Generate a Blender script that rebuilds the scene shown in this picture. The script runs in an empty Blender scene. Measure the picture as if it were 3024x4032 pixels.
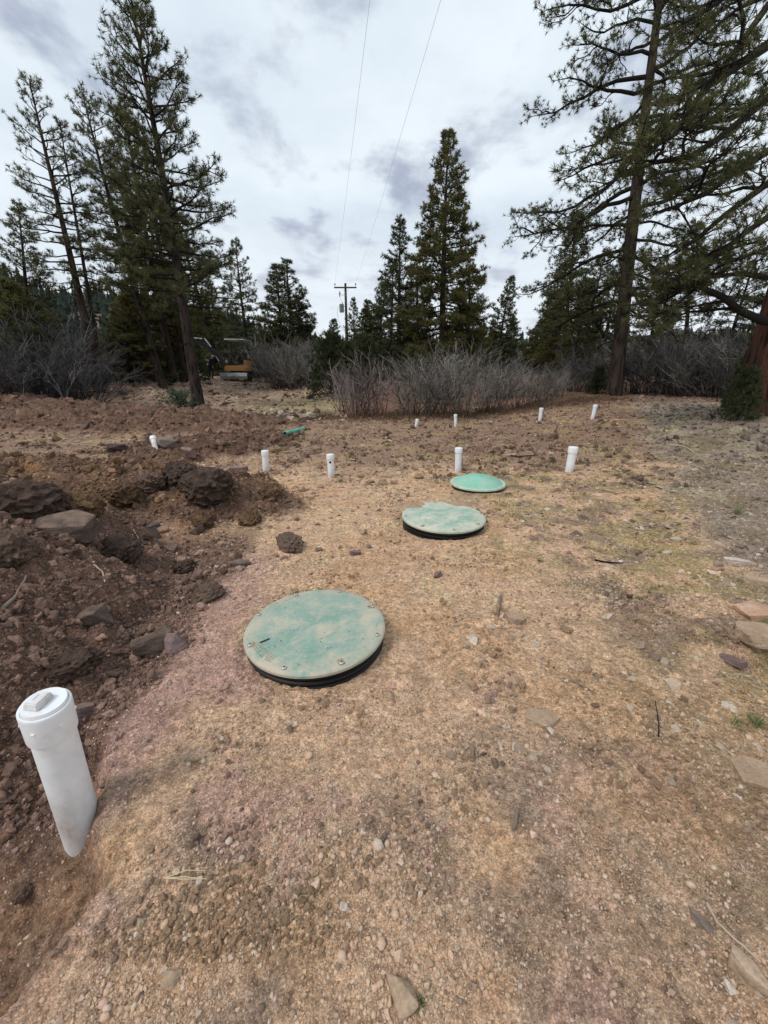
import bpy, bmesh, math, random
import numpy as np
from mathutils import Vector, Matrix, Euler

R = math.radians
scene = bpy.context.scene
COL = scene.collection

# ------------------------------------------------------------------ camera
CAM_Z = 1.40
PITCH = R(19.16)
FPX = 1600.0 / 3024.0            # focal length in picture widths
cam_d = bpy.data.cameras.new('camera')
cam = bpy.data.objects.new('camera', cam_d)
COL.objects.link(cam)
cam_d.sensor_fit = 'VERTICAL'
cam_d.sensor_height = 24.0
cam_d.lens = 24.0 * 1600.0 / 4032.0
cam_d.clip_start = 0.05
cam_d.clip_end = 2000.0
cam.location = (0, 0, CAM_Z)
cam.rotation_euler = (R(90) - PITCH, 0, 0)
scene.camera = cam

# ------------------------------------------------------------------ world: overcast sky with thin grey patches
SUN_EL, SUN_AZ = R(52), R(-125)      # azimuth measured from +Y towards +X
world = bpy.data.worlds.new('World')
scene.world = world
world.use_nodes = True
wn, wl = world.node_tree.nodes, world.node_tree.links
wn.clear()
w_out = wn.new('ShaderNodeOutputWorld')
bg = wn.new('ShaderNodeBackground')
wl.new(bg.outputs[0], w_out.inputs[0])
sky = wn.new('ShaderNodeTexSky')
sky.sky_type = 'NISHITA'
sky.sun_disc = False
sky.sun_elevation = SUN_EL
sky.sun_rotation = SUN_AZ
tc = wn.new('ShaderNodeTexCoord')
sep = wn.new('ShaderNodeSeparateXYZ')
wl.new(tc.outputs['Generated'], sep.inputs[0])
def wmath(op, a, b=None, clamp=False):
    n = wn.new('ShaderNodeMath'); n.operation = op; n.use_clamp = clamp
    for i, v in enumerate((a, b)):
        if v is None: continue
        if isinstance(v, (int, float)): n.inputs[i].default_value = v
        else: wl.new(v, n.inputs[i])
    return n.outputs[0]
def wmix(f, a, b):
    n = wn.new('ShaderNodeMix'); n.data_type = 'RGBA'
    for i, v in ((0, f), (6, a), (7, b)):
        if isinstance(v, (int, float)): n.inputs[i].default_value = v
        elif isinstance(v, tuple): n.inputs[i].default_value = (*v, 1)
        else: wl.new(v, n.inputs[i])
    return n.outputs[2]
den = wmath('ADD', wmath('MAXIMUM', sep.outputs[2], 0.0), 0.16)
comb = wn.new('ShaderNodeCombineXYZ')
wl.new(wmath('DIVIDE', sep.outputs[0], den), comb.inputs[0])
wl.new(wmath('DIVIDE', sep.outputs[1], den), comb.inputs[1])
def wnoise(scale, detail, rough, off, dist=0.0, sy=1.0):
    m = wn.new('ShaderNodeMapping'); m.inputs['Location'].default_value = off
    m.inputs['Scale'].default_value = (1, sy, 1)
    wl.new(comb.outputs[0], m.inputs[0])
    n = wn.new('ShaderNodeTexNoise')
    n.inputs['Scale'].default_value = scale; n.inputs['Detail'].default_value = detail
    n.inputs['Roughness'].default_value = rough; n.inputs['Distortion'].default_value = dist
    wl.new(m.outputs[0], n.inputs['Vector'])
    return n.outputs[0]
def wramp(v, lo, hi):
    n = wn.new('ShaderNodeMapRange'); n.interpolation_type = 'SMOOTHSTEP'
    n.inputs[1].default_value = lo; n.inputs[2].default_value = hi
    wl.new(v, n.inputs[0])
    return n.outputs[0]
patch = wramp(wnoise(2.9, 7.0, 0.56, (3.7, 1.2, 0.4), 0.15, 0.75), 0.50, 0.70)
soft = wramp(wnoise(1.2, 6.0, 0.58, (9.1, 4.2, 2.0)), 0.35, 0.68)
openg = wramp(wnoise(0.62, 3.0, 0.5, (1.3, 7.7, 5.0)), 0.58, 0.74)
cloud = wmix(soft, (0.675, 0.745, 0.80), (0.54, 0.615, 0.695))
cloud = wmix(wmath('MULTIPLY', patch, 0.9), cloud, (0.30, 0.34, 0.445))
nish = wn.new('ShaderNodeVectorMath'); nish.operation = 'SCALE'
wl.new(sky.outputs[0], nish.inputs[0]); nish.inputs[3].default_value = 0.12
blue = wmix(0.45, nish.outputs[0], (0.50, 0.60, 0.68))
cloud = wmix(wmath('MULTIPLY', openg, 0.75), cloud, blue)
hz = wn.new('ShaderNodeMapRange'); hz.inputs[1].default_value = 0.0; hz.inputs[2].default_value = 0.30
hz.inputs[3].default_value = 0.75; hz.inputs[4].default_value = 0.0
wl.new(sep.outputs[2], hz.inputs[0])
cloud = wmix(hz.outputs[0], cloud, (0.70, 0.735, 0.77))
wl.new(cloud, bg.inputs[0])
bg.inputs[1].default_value = 1.0

sun_d = bpy.data.lights.new('sun', 'SUN')
sun_d.energy = 1.5
sun_d.angle = R(14)
sun_d.color = (1.0, 0.95, 0.88)
sun = bpy.data.objects.new('sun', sun_d)
COL.objects.link(sun)
sdir = Vector((math.sin(SUN_AZ) * math.cos(SUN_EL), math.cos(SUN_AZ) * math.cos(SUN_EL), math.sin(SUN_EL)))
sun.rotation_euler = (-sdir).to_track_quat('-Z', 'Y').to_euler()

vs = scene.view_settings
vs.view_transform = 'Standard'; vs.look = 'None'; vs.exposure = 0.34; vs.gamma = 1.0
vs.use_curve_mapping = False
scene.render.engine = 'CYCLES'
scene.cycles.use_denoising = True
scene.cycles.max_bounces = 5
scene.cycles.diffuse_bounces = 3
scene.cycles.transparent_max_bounces = 4

# ------------------------------------------------------------------ helpers
TH = PITCH
def ray(dx, dy):
    """direction through a point of the photograph (1659 x 2212 units)"""
    a = (dx * 3024 / 1659 - 1512) / 1600.0
    b = -(dy * 4032 / 2212 - 2016) / 1600.0
    return np.array([a, math.cos(TH) + b * math.sin(TH), -math.sin(TH) + b * math.cos(TH)])
def at(dx, dy, Y):
    d = ray(dx, dy); return Vector(np.array([0, 0, CAM_Z]) + d * (Y / d[1]))
def flat(dx, dy, z=0.0):
    d = ray(dx, dy); return Vector(np.array([0, 0, CAM_Z]) + d * ((z - CAM_Z) / d[2]))

def smooth(v, a, b):
    t = np.clip((np.asarray(v, float) - a) / (b - a), 0, 1)
    return t * t * (3 - 2 * t)

_rs = np.random.RandomState(7)
_perm = np.concatenate([_rs.permutation(256)] * 3)
_ang = _rs.rand(256) * 2 * np.pi
_gx, _gy = np.cos(_ang), np.sin(_ang)
_r1, _r2 = _rs.rand(256), _rs.rand(256)
def pnoise(x, y, seed=0):
    x = np.asarray(x, float) + seed * 17.31; y = np.asarray(y, float) - seed * 9.73
    xi = np.floor(x).astype(int); yi = np.floor(y).astype(int)
    fx = x - xi; fy = y - yi
    u = fx * fx * fx * (fx * (fx * 6 - 15) + 10); v = fy * fy * fy * (fy * (fy * 6 - 15) + 10)
    def g(ix, iy, dx, dy):
        h = _perm[_perm[ix & 255] + (iy & 255)]
        return _gx[h] * dx + _gy[h] * dy
    a = g(xi, yi, fx, fy); b = g(xi + 1, yi, fx - 1, fy)
    c = g(xi, yi + 1, fx, fy - 1); d = g(xi + 1, yi + 1, fx - 1, fy - 1)
    return 1.5 * ((a + (b - a) * u) + ((c + (d - c) * u) - (a + (b - a) * u)) * v)
def fbm(x, y, sc, oct=4, seed=0, gain=0.5):
    s = 0; a = 1.0; f = 1.0 / sc; n = 0
    for o in range(oct):
        s = s + a * pnoise(x * f, y * f, seed + o * 3); n += a; a *= gain; f *= 2.03
    return s / n
def worley(x, y, sc, seed=0):
    x = np.asarray(x, float) / sc + seed * 3.7; y = np.asarray(y, float) / sc + seed * 5.1
    xi = np.floor(x).astype(int); yi = np.floor(y).astype(int)
    best = np.full(x.shape, 9.0); ident = np.zeros(x.shape, int)
    for dx in (-1, 0, 1):
        for dy in (-1, 0, 1):
            h = _perm[_perm[(xi + dx) & 255] + ((yi + dy) & 255)]
            d = (xi + dx + _r1[h] - x) ** 2 + (yi + dy + _r2[h] - y) ** 2
            m = d < best
            best = np.where(m, d, best); ident = np.where(m, h, ident)
    return np.sqrt(best), ident

def mesh_np(name, V, F, mats=(), smooth_faces=False, mat_idx=None):
    me = bpy.data.meshes.new(name)
    V = np.ascontiguousarray(V, np.float32); F = np.ascontiguousarray(F, np.int32)
    k = F.shape[1]
    me.vertices.add(len(V)); me.vertices.foreach_set('co', V.ravel())
    me.loops.add(F.size); me.loops.foreach_set('vertex_index', F.ravel())
    me.polygons.add(len(F))
    me.polygons.foreach_set('loop_start', np.arange(0, F.size, k, dtype=np.int32))
    if smooth_faces: me.polygons.foreach_set('use_smooth', np.ones(len(F), bool))
    else: me.polygons.foreach_set('use_smooth', np.zeros(len(F), bool))
    for m in mats: me.materials.append(m)
    if mat_idx is not None: me.polygons.foreach_set('material_index', np.asarray(mat_idx, np.int32))
    me.update(calc_edges=True)
    return me
def point_float(me, name, vals):
    a = me.attributes.new(name, 'FLOAT', 'POINT'); a.data.foreach_set('value', np.asarray(vals, np.float32))
def point_color(me, name, vals):
    a = me.attributes.new(name, 'FLOAT_COLOR', 'POINT')
    v = np.ones((len(vals), 4), np.float32); v[:, :3] = vals
    a.data.foreach_set('color', v.ravel())

def obj(name, data, parent=None, loc=None, rot=None, scale=None):
    o = bpy.data.objects.new(name, data); COL.objects.link(o)
    if parent is not None: o.parent = parent
    if loc is not None: o.location = loc
    if rot is not None: o.rotation_euler = rot
    if scale is not None: o.scale = scale
    return o
def tag(o, label=None, cat=None, group=None, kind=None):
    if label: o['label'] = label
    if cat: o['category'] = cat
    if group: o['group'] = group
    if kind: o['kind'] = kind
    return o
def thing(name, label, cat, loc=(0, 0, 0), rot=(0, 0, 0), group=None, scale=None):
    return tag(obj(name, None, None, loc, rot, scale), label, cat, group)

class MB:
    """collects simple shapes into one mesh"""
    def __init__(s): s.v = []; s.f = []
    def add(s, V, F):
        b = len(s.v); s.v += [tuple(p) for p in V]; s.f += [tuple(i + b for i in f) for f in F]; return s
    def box(s, c, d, rot=None):
        V = [Vector((x * d[0] / 2, y * d[1] / 2, z * d[2] / 2)) for x in (-1, 1) for y in (-1, 1) for z in (-1, 1)]
        M = (rot.to_matrix() if isinstance(rot, Euler) else rot) if rot is not None else Matrix.Identity(3)
        V = [M @ v + Vector(c) for v in V]
        return s.add(V, [(0, 1, 3, 2), (4, 6, 7, 5), (0, 4, 5, 1), (2, 3, 7, 6), (0, 2, 6, 4), (1, 5, 7, 3)])
    def bar(s, a, b, w, h=None, up=(0, 0, 1)):
        a = Vector(a); b = Vector(b); d = (b - a); L = d.length; d.normalize()
        u = Vector(up); x = d.cross(u)
        if x.length < 1e-4: x = d.cross(Vector((1, 0, 0)))
        x.normalize(); z = x.cross(d)
        M = Matrix((x, d, z)).transposed()
        return s.box((a + b) / 2, (w, L, h or w), M)
    def tube(s, pts, rad, n=10, cap=True, closed=False):
        pts = [Vector(p) for p in pts]
        if not hasattr(rad, '__len__'): rad = [rad] * len(pts)
        V = []; F = []
        ref = None
        for i, p in enumerate(pts):
            d = (pts[min(i + 1, len(pts) - 1)] - pts[max(i - 1, 0)]).normalized()
            if ref is None:
                ref = d.cross(Vector((0, 0, 1)) if abs(d.z) < .9 else Vector((1, 0, 0))).normalized()
            else:
                ref = (ref - d * ref.dot(d)).normalized()
            q = d.cross(ref)
            for k in range(n):
                t = 2 * math.pi * k / n
                V.append(p + (ref * math.cos(t) + q * math.sin(t)) * rad[i])
        for i in range(len(pts) - 1):
            for k in range(n):
                k2 = (k + 1) % n
                F.append((i * n + k, i * n + k2, (i + 1) * n + k2, (i + 1) * n + k))
        if cap:
            F.append(tuple(range(n - 1, -1, -1))); F.append(tuple(range((len(pts) - 1) * n, len(pts) * n)))
        return s.add(V, F)
    def lathe(s, prof, n=32, c=(0, 0, 0), cap=False):
        V = []; F = []
        for r, z in prof:
            for k in range(n):
                t = 2 * math.pi * k / n
                V.append((c[0] + r * math.cos(t), c[1] + r * math.sin(t), c[2] + z))
        m = len(prof)
        for i in range(m - 1):
            for k in range(n):
                k2 = (k + 1) % n
                F.append((i * n + k, i * n + k2, (i + 1) * n + k2, (i + 1) * n + k))
        if cap:
            F.append(tuple(range(n - 1, -1, -1))); F.append(tuple(range((m - 1) * n, m * n)))
        return s.add(V, F)
    def mesh(s, name, mat, smooth_angle=None, bevel=0.0):
        me = bpy.data.meshes.new(name)
        me.from_pydata(s.v, [], s.f)
        bm = bmesh.new(); bm.from_mesh(me)
        if bevel > 0:
            bmesh.ops.bevel(bm, geom=list(bm.edges), offset=bevel, segments=2, affect='EDGES', clamp_overlap=True)
        bmesh.ops.recalc_face_normals(bm, faces=bm.faces)
        if smooth_angle is not None:
            for f in bm.faces: f.smooth = True
            for e in bm.edges:
                if len(e.link_faces) == 2 and e.calc_face_angle(0) > R(smooth_angle): e.smooth = False
        bm.to_mesh(me); bm.free()
        me.materials.append(mat)
        return me
    def build(s, name, mat, parent=None, smooth_angle=None, bevel=0.0, **k):
        return obj(name, s.mesh(name, mat, smooth_angle, bevel), parent, **k)

# ------------------------------------------------------------------ materials
class NT:
    def __init__(s, name):
        s.m = bpy.data.materials.new(name); s.m.use_nodes = True
        s.t = s.m.node_tree; s.n = s.t.nodes; s.l = s.t.links
        s.b = s.n['Principled BSDF']; s.out = s.n['Material Output']
        s.b.inputs['Specular IOR Level'].default_value = 0.3
    def set(s, inp, v):
        i = s.b.inputs[inp] if isinstance(inp, str) else inp
        if isinstance(v, (int, float)): i.default_value = v
        elif isinstance(v, tuple): i.default_value = (*v, 1) if len(v) == 3 and i.type == 'RGBA' else v
        else: s.l.new(v, i)
        return s
    def coord(s, kind='Object'):
        return s.n.new('ShaderNodeTexCoord').outputs[kind]
    def pos(s):
        return s.n.new('ShaderNodeNewGeometry').outputs['Position']
    def mapping(s, vec, scale=(1, 1, 1), loc=(0, 0, 0)):
        m = s.n.new('ShaderNodeMapping'); s.l.new(vec, m.inputs[0]); m.inputs['Scale'].default_value = scale
        m.inputs['Location'].default_value = loc
        return m.outputs[0]
    def noise(s, vec, scale, detail=4, rough=0.55, dist=0.0, out=0):
        n = s.n.new('ShaderNodeTexNoise'); s.l.new(vec, n.inputs['Vector'])
        n.inputs['Scale'].default_value = scale; n.inputs['Detail'].default_value = detail
        n.inputs['Roughness'].default_value = rough; n.inputs['Distortion'].default_value = dist
        return n.outputs[out]
    def voro(s, vec, scale, out='Distance', feature='F1'):
        n = s.n.new('ShaderNodeTexVoronoi'); s.l.new(vec, n.inputs['Vector']); n.feature = feature
        n.inputs['Scale'].default_value = scale
        return n.outputs[out]
    def ramp(s, v, stops):
        n = s.n.new('ShaderNodeValToRGB'); s.l.new(v, n.inputs[0])
        e = n.color_ramp.elements
        while len(e) < len(stops): e.new(0.5)
        for el, (p, c) in zip(e, stops):
            el.position = p; el.color = (*c, 1) if isinstance(c, tuple) else (c, c, c, 1)
        return n.outputs[0]
    def mix(s, f, a, b, mode='MIX'):
        n = s.n.new('ShaderNodeMix'); n.data_type = 'RGBA'; n.blend_type = mode
        s.set(n.inputs[0], f); s.set(n.inputs[6], a); s.set(n.inputs[7], b)
        return n.outputs[2]
    def math(s, op, a, b=0.0, clamp=False):
        n = s.n.new('ShaderNodeMath'); n.operation = op; n.use_clamp = clamp
        s.set(n.inputs[0], a); s.set(n.inputs[1], b)
        return n.outputs[0]
    def maprange(s, v, a, b, c=0.0, d=1.0):
        n = s.n.new('ShaderNodeMapRange'); s.set(n.inputs[0], v)
        for i, q in enumerate((a, b, c, d)): n.inputs[i + 1].default_value = q
        return n.outputs[0]
    def attr(s, name, out='Fac', typ='GEOMETRY'):
        n = s.n.new('ShaderNodeAttribute'); n.attribute_name = name; n.attribute_type = typ
        return n.outputs[out]
    def bump(s, h, strength=0.5, dist=0.01, prev=None):
        n = s.n.new('ShaderNodeBump'); s.l.new(h, n.inputs['Height'])
        n.inputs['Strength'].default_value = strength; n.inputs['Distance'].default_value = dist
        if prev is not None: s.l.new(prev, n.inputs['Normal'])
        s.l.new(n.outputs[0], s.b.inputs['Normal'])
        return n.outputs[0]
    def rnd(s):
        return s.n.new('ShaderNodeObjectInfo').outputs['Random']

def mat_ground():
    t = NT('soil'); p = t.pos()
    c = t.attr('col', 'Color')
    cell = t.voro(p, 300, 'Color'); cell2 = t.voro(p, 95, 'Color')
    hs = t.n.new('ShaderNodeSeparateColor'); t.l.new(cell, hs.inputs[0])
    hs2 = t.n.new('ShaderNodeSeparateColor'); t.l.new(cell2, hs2.inputs[0])
    v = t.maprange(hs.outputs[0], 0, 1, 0.65, 1.35)
    v2 = t.maprange(hs2.outputs[0], 0, 1, 0.78, 1.22)
    f1 = t.maprange(t.noise(p, 34, 7, 0.72), 0.25, 0.75, 0.36, 1.66)
    f2 = t.maprange(t.noise(p, 9, 5, 0.62), 0.25, 0.75, 0.68, 1.36)
    k = t.math('MULTIPLY', t.math('MULTIPLY', v, v2), t.math('MULTIPLY', f1, f2))
    k = t.math('MULTIPLY', k, 1.05)
    kc = t.n.new('ShaderNodeCombineColor')
    for i in range(3): t.l.new(k, kc.inputs[i])
    col = t.mix(1.0, c, kc.outputs[0], 'MULTIPLY')
    warm = t.mix(t.maprange(t.noise(p, 14, 4), 0.35, 0.7), col, (0.95, 0.86, 0.80), 'MULTIPLY')
    t.set('Base Color', warm).set('Roughness', 0.95).set('Specular IOR Level', 0.15)
    wv = t.mix(0.012, p, t.noise(p, 40, 3, 0.6, out=1), 'ADD')
    h1 = t.math('SUBTRACT', 1.0, t.voro(wv, 75))
    b1 = t.bump(t.noise(p, 26, 8, 0.75), 0.9, 0.035)
    b2 = t.bump(h1, 0.8, 0.010, b1)
    t.bump(t.noise(p, 240, 4, 0.65), 0.8, 0.004, b2)
    return t.m
def mat_stone(name, inst=True):
    t = NT(name); p = t.coord('Object') if not inst else t.coord('Object')
    c = t.attr('col', 'Color', 'INSTANCER')
    n = t.maprange(t.noise(p, 3.0, 5, 0.65), 0.2, 0.8, 0.7, 1.25)
    kc = t.n.new('ShaderNodeCombineColor')
    for i in range(3): t.l.new(n, kc.inputs[i])
    t.set('Base Color', t.mix(1.0, c, kc.outputs[0], 'MULTIPLY')).set('Roughness', 0.9).set('Specular IOR Level', 0.2)
    t.bump(t.noise(p, 6, 5, 0.6), 0.4, 0.1)
    return t.m
def mat_rock(name, c1, c2, c3, scale=6, strat=1.0):
    t = NT(name); p = t.pos()
    q = t.mapping(p, (1, 1, 3.0 * strat))
    a = t.noise(q, scale, 6, 0.6, 0.4)
    col = t.ramp(a, [(0.3, c1), (0.5, c2), (0.7, c3)])
    sp = t.ramp(t.noise(p, 90, 3, 0.6), [(0.3, 0.72), (0.62, 1.12)])
    col = t.mix(1.0, col, sp, 'MULTIPLY')
    geo = t.n.new('ShaderNodeNewGeometry')
    sx = t.n.new('ShaderNodeSeparateXYZ'); t.l.new(geo.outputs['Normal'], sx.inputs[0])
    dust = t.math('MULTIPLY', t.maprange(sx.outputs[2], 0.5, 0.95), t.maprange(t.noise(p, 9, 4, 0.6), 0.42, 0.62), True)
    col = t.mix(t.math('MULTIPLY', dust, 0.5), col, (0.30, 0.20, 0.13))
    t.set('Base Color', col).set('Roughness', 0.92).set('Specular IOR Level', 0.2)
    b = t.bump(t.noise(q, 16, 6, 0.65), 0.6, 0.02)
    t.bump(t.noise(p, 130, 3, 0.6), 0.4, 0.004, b)
    return t.m
def mat_clod(name, c1, c2):
    t = NT(name); p = t.pos()
    col = t.mix(t.maprange(t.noise(p, 9, 5, 0.6), 0.35, 0.65), c1, c2)
    col = t.mix(1.0, col, t.ramp(t.noise(p, 70, 4, 0.65), [(0.3, 0.6), (0.66, 1.3)]), 'MULTIPLY')
    t.set('Base Color', col).set('Roughness', 0.97).set('Specular IOR Level', 0.1)
    b = t.bump(t.noise(p, 24, 6, 0.7), 0.8, 0.03)
    t.bump(t.noise(p, 120, 4, 0.65), 0.6, 0.008, b)
    return t.m
def mat_bark(name, dark, light, red=None, zs=0.25, sc=9.0):
    t = NT(name); p = t.coord('Object')
    q = t.mapping(p, (1, 1, zs))
    a = t.noise(q, sc, 5, 0.6, 0.6)
    col = t.mix(t.maprange(a, 0.42, 0.6), dark, light)
    if red: col = t.mix(t.maprange(t.noise(q, sc * .7, 4, 0.6), 0.45, 0.62), col, red)
    t.set('Base Color', col).set('Roughness', 0.95).set('Specular IOR Level', 0.1)
    t.bump(a, 0.9, 0.05)
    return t.m
def mat_needles(name, a, b, brown=(0.10, 0.065, 0.03), brownish=0.06):
    t = NT(name)
    v = t.attr('v')
    col = t.ramp(v, [(0.0, a), (0.85, b), (1.0 - brownish * .5, b), (1.0, brown)])
    t.n.remove(t.b)
    d = t.n.new('ShaderNodeBsdfDiffuse'); d.inputs['Roughness'].default_value = 0.5
    tr = t.n.new('ShaderNodeBsdfTranslucent')
    mx = t.n.new('ShaderNodeMixShader'); mx.inputs[0].default_value = 0.42
    t.l.new(col, d.inputs[0]); t.l.new(col, tr.inputs[0])
    t.l.new(d.outputs[0], mx.inputs[1]); t.l.new(tr.outputs[0], mx.inputs[2])
    t.l.new(mx.outputs[0], t.out.inputs[0])
    return t.m
def mat_twig(name, base, tip):
    t = NT(name)
    col = t.mix(t.attr('v'), base, tip)
    ww = t.attr('w'); wc = t.n.new('ShaderNodeCombineColor')
    for i in range(3): t.l.new(ww, wc.inputs[i])
    col = t.mix(1.0, col, wc.outputs[0], 'MULTIPLY')
    t.set('Base Color', col).set('Roughness', 0.9).set('Specular IOR Level', 0.15)
    return t.m
def mat_plain(name, col, rough=0.6, spec=0.3, metal=0.0, dirt=None, dsc=8.0, dlo=0.5, dhi=0.7, amt=0.8):
    t = NT(name); p = t.coord('Object')
    c = t.mix(t.maprange(t.noise(p, 3.0, 3), 0.3, 0.7, 0, 1), tuple(x * 0.88 for x in col), tuple(min(1, x * 1.08) for x in col))
    if dirt:
        c = t.mix(t.math('MULTIPLY', t.maprange(t.noise(p, dsc, 6, 0.65, 0.3), dlo, dhi), amt, True), c, dirt)
    t.set('Base Color', c).set('Roughness', rough).set('Specular IOR Level', spec).set('Metallic', metal)
    return t.m
def mat_lid(name, col, col2, dirt, dlo, dhi, amt, seed):
    t = NT(name); p = t.mapping(t.coord('Object'), (1, 1, 1), (seed, seed * .7, 0))
    c = t.mix(t.maprange(t.noise(p, 5.0, 5, 0.6), 0.35, 0.65), col, col2)
    q = t.mapping(p, (1.0, 1.35, 1.0))
    streak = t.noise(q, 5.2, 10, 0.74, 0.15)
    dm = t.math('MULTIPLY', t.maprange(streak, dlo, dhi), amt, True)
    c = t.mix(dm, c, dirt)
    # more dust towards the rim, in broken blotches
    o = t.coord('Object')
    ln = t.n.new('ShaderNodeVectorMath'); ln.operation = 'LENGTH'
    t.l.new(t.mapping(o, (1, 1, 0)), ln.inputs[0])
    rim = t.math('MULTIPLY', t.maprange(ln.outputs['Value'], 0.26, 0.36), t.maprange(t.noise(p, 11, 8, 0.72), 0.40, 0.58), True)
    c = t.mix(t.math('MULTIPLY', rim, amt), c, tuple(x * 0.95 for x in dirt))
    fine = t.maprange(t.noise(p, 60, 4, 0.7), 0.56, 0.72, 0, 0.55)
    c = t.mix(fine, c, tuple(min(1, x * 1.15) for x in dirt))
    t.set('Base Color', c).set('Roughness', t.maprange(dm, 0, 1, 0.5, 0.9)).set('Specular IOR Level', 0.35)
    t.bump(t.noise(p, 110, 4, 0.6), 0.25, 0.002)
    return t.m
def mat_pvc(name, hi=0.14, lo=-0.02, amt=0.7):
    t = NT(name); o = t.coord('Object'); p = t.pos()
    s = t.n.new('ShaderNodeSeparateXYZ'); t.l.new(o, s.inputs[0])
    base = t.mix(t.maprange(t.noise(o, 6, 4), 0.3, 0.7), (0.74, 0.76, 0.78), (0.82, 0.83, 0.84))
    low = t.maprange(s.outputs[2], hi, lo)
    d = t.math('MULTIPLY', t.math('ADD', low, t.maprange(t.noise(o, 11, 6, 0.7), 0.5, 0.68, 0, 0.35)), t.maprange(t.noise(t.mapping(o, (1, 1, .5)), 7, 5, 0.65), 0.30, 0.65), True)
    c = t.mix(t.math('MULTIPLY', d, amt), base, (0.31, 0.225, 0.165))
    sc = t.maprange(t.noise(t.mapping(o, (6, 6, 1.0)), 9, 3, 0.5), 0.70, 0.73)
    c = t.mix(t.math('MULTIPLY', sc, 0.6), c, (0.25, 0.2, 0.17))
    t.set('Base Color', c).set('Roughness', 0.42).set('Specular IOR Level', 0.4)
    return t.m

M_GROUND = mat_ground()
M_GRAVEL = mat_stone('gravel_stone')
M_CLODS = mat_stone('soil_clods')
M_ROCK = {
    'grey': mat_rock('grey_brown_stone', (0.13, 0.10, 0.085), (0.20, 0.155, 0.13), (0.27, 0.21, 0.18)),
    'tan': mat_rock('tan_sandstone', (0.30, 0.21, 0.14), (0.40, 0.29, 0.20), (0.50, 0.38, 0.28)),
    'orange': mat_rock('orange_sandstone', (0.36, 0.20, 0.13), (0.47, 0.285, 0.19), (0.52, 0.37, 0.28), 5),
    'pale': mat_rock('pale_stone', (0.42, 0.36, 0.30), (0.55, 0.48, 0.42), (0.62, 0.56, 0.50)),
    'purple': mat_rock('purple_grey_stone', (0.12, 0.085, 0.085), (0.19, 0.13, 0.125), (0.26, 0.18, 0.17)),
    'soil': mat_rock('soil_coated_stone', (0.075, 0.054, 0.045), (0.115, 0.083, 0.068), (0.165, 0.122, 0.10)),
    'dark': mat_rock('dark_stone', (0.06, 0.048, 0.042), (0.10, 0.08, 0.07), (0.15, 0.12, 0.10)),
}
M_CLOD = {
    'dark': mat_clod('dark_clod_soil', (0.055, 0.037, 0.029), (0.105, 0.071, 0.054)),
    'rust': mat_clod('rusty_clod_soil', (0.085, 0.052, 0.034), (0.17, 0.105, 0.058)),
    'brown': mat_clod('brown_clod_soil', (0.10, 0.068, 0.05), (0.17, 0.115, 0.085)),
}
M_BARK = mat_bark('dark_pine_bark', (0.012, 0.010, 0.009), (0.050, 0.040, 0.034), (0.060, 0.038, 0.028))
M_BARKG = mat_bark('grey_pine_bark', (0.013, 0.011, 0.010), (0.050, 0.041, 0.035), (0.062, 0.042, 0.033))
M_BARKR = mat_bark('red_pine_bark', (0.014, 0.009, 0.008), (0.080, 0.040, 0.029), (0.105, 0.050, 0.034), 0.16, 13)
M_LIMB = mat_plain('pine_branch_bark', (0.020, 0.017, 0.015), 0.95, 0.1)
M_NEEDLE = mat_needles('pine_needles', (0.050, 0.056, 0.027), (0.170, 0.168, 0.078))
M_NEEDLE2 = mat_needles('olive_pine_needles', (0.068, 0.068, 0.027), (0.205, 0.190, 0.078))
M_NEEDLE3 = mat_needles('dark_pine_needles', (0.044, 0.052, 0.028), (0.140, 0.145, 0.070))
M_JUNI = mat_needles('juniper_sprays', (0.038, 0.048, 0.024), (0.125, 0.140, 0.070), brownish=0.01)
M_SAGE = mat_needles('sage_leaves', (0.08, 0.11, 0.075), (0.20, 0.24, 0.17), brownish=0.01)
M_TWIG = mat_twig('grey_twigs', (0.075, 0.050, 0.038), (0.150, 0.138, 0.124))
M_TWIGD = mat_twig('dark_grey_twigs', (0.030, 0.025, 0.023), (0.054, 0.050, 0.051))
M_TWIGP = mat_twig('pale_twigs', (0.14, 0.125, 0.115), (0.20, 0.185, 0.175))
M_TWIGR = mat_twig('reddish_twigs', (0.14, 0.075, 0.05), (0.15, 0.12, 0.115))
M_GRASS = mat_needles('green_grass', (0.10, 0.15, 0.05), (0.34, 0.36, 0.18), (0.5, 0.42, 0.26), 0.3)
M_STRAW = mat_needles('dry_straw', (0.30, 0.24, 0.14), (0.55, 0.45, 0.28), brownish=0.01)
M_DEADG = mat_needles('dead_grass', (0.10, 0.06, 0.04), (0.26, 0.18, 0.11), brownish=0.01)
M_YNEEDLE = mat_plain('yellow_straw', (0.60, 0.50, 0.31), 0.7)
M_STICK = mat_plain('weathered_stick', (0.20, 0.155, 0.125), 0.95, 0.1)
M_STICKP = mat_plain('pale_bare_stick', (0.42, 0.34, 0.25), 0.9, 0.1)
M_PVC = mat_pvc('white_pvc')
M_PVCN = mat_pvc('muddy_white_pvc', 0.46, 0.14, 0.9)
M_HOLE = mat_plain('dark_hole', (0.012, 0.011, 0.010), 0.9, 0.05)
M_GREENPVC = mat_plain('green_sewer_pvc', (0.10, 0.52, 0.42), 0.4, 0.4, 0, (0.3, 0.22, 0.15), 10, 0.55, 0.7, 0.5)
M_LID1 = mat_lid('dusty_green_plastic', (0.190, 0.300, 0.245), (0.270, 0.365, 0.305), (0.50, 0.43, 0.33), 0.46, 0.64, 0.9, 0.0)
M_LID2 = mat_lid('chalky_green_plastic', (0.19, 0.34, 0.27), (0.30, 0.42, 0.33), (0.54, 0.52, 0.42), 0.42, 0.60, 0.95, 3.3)
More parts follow.
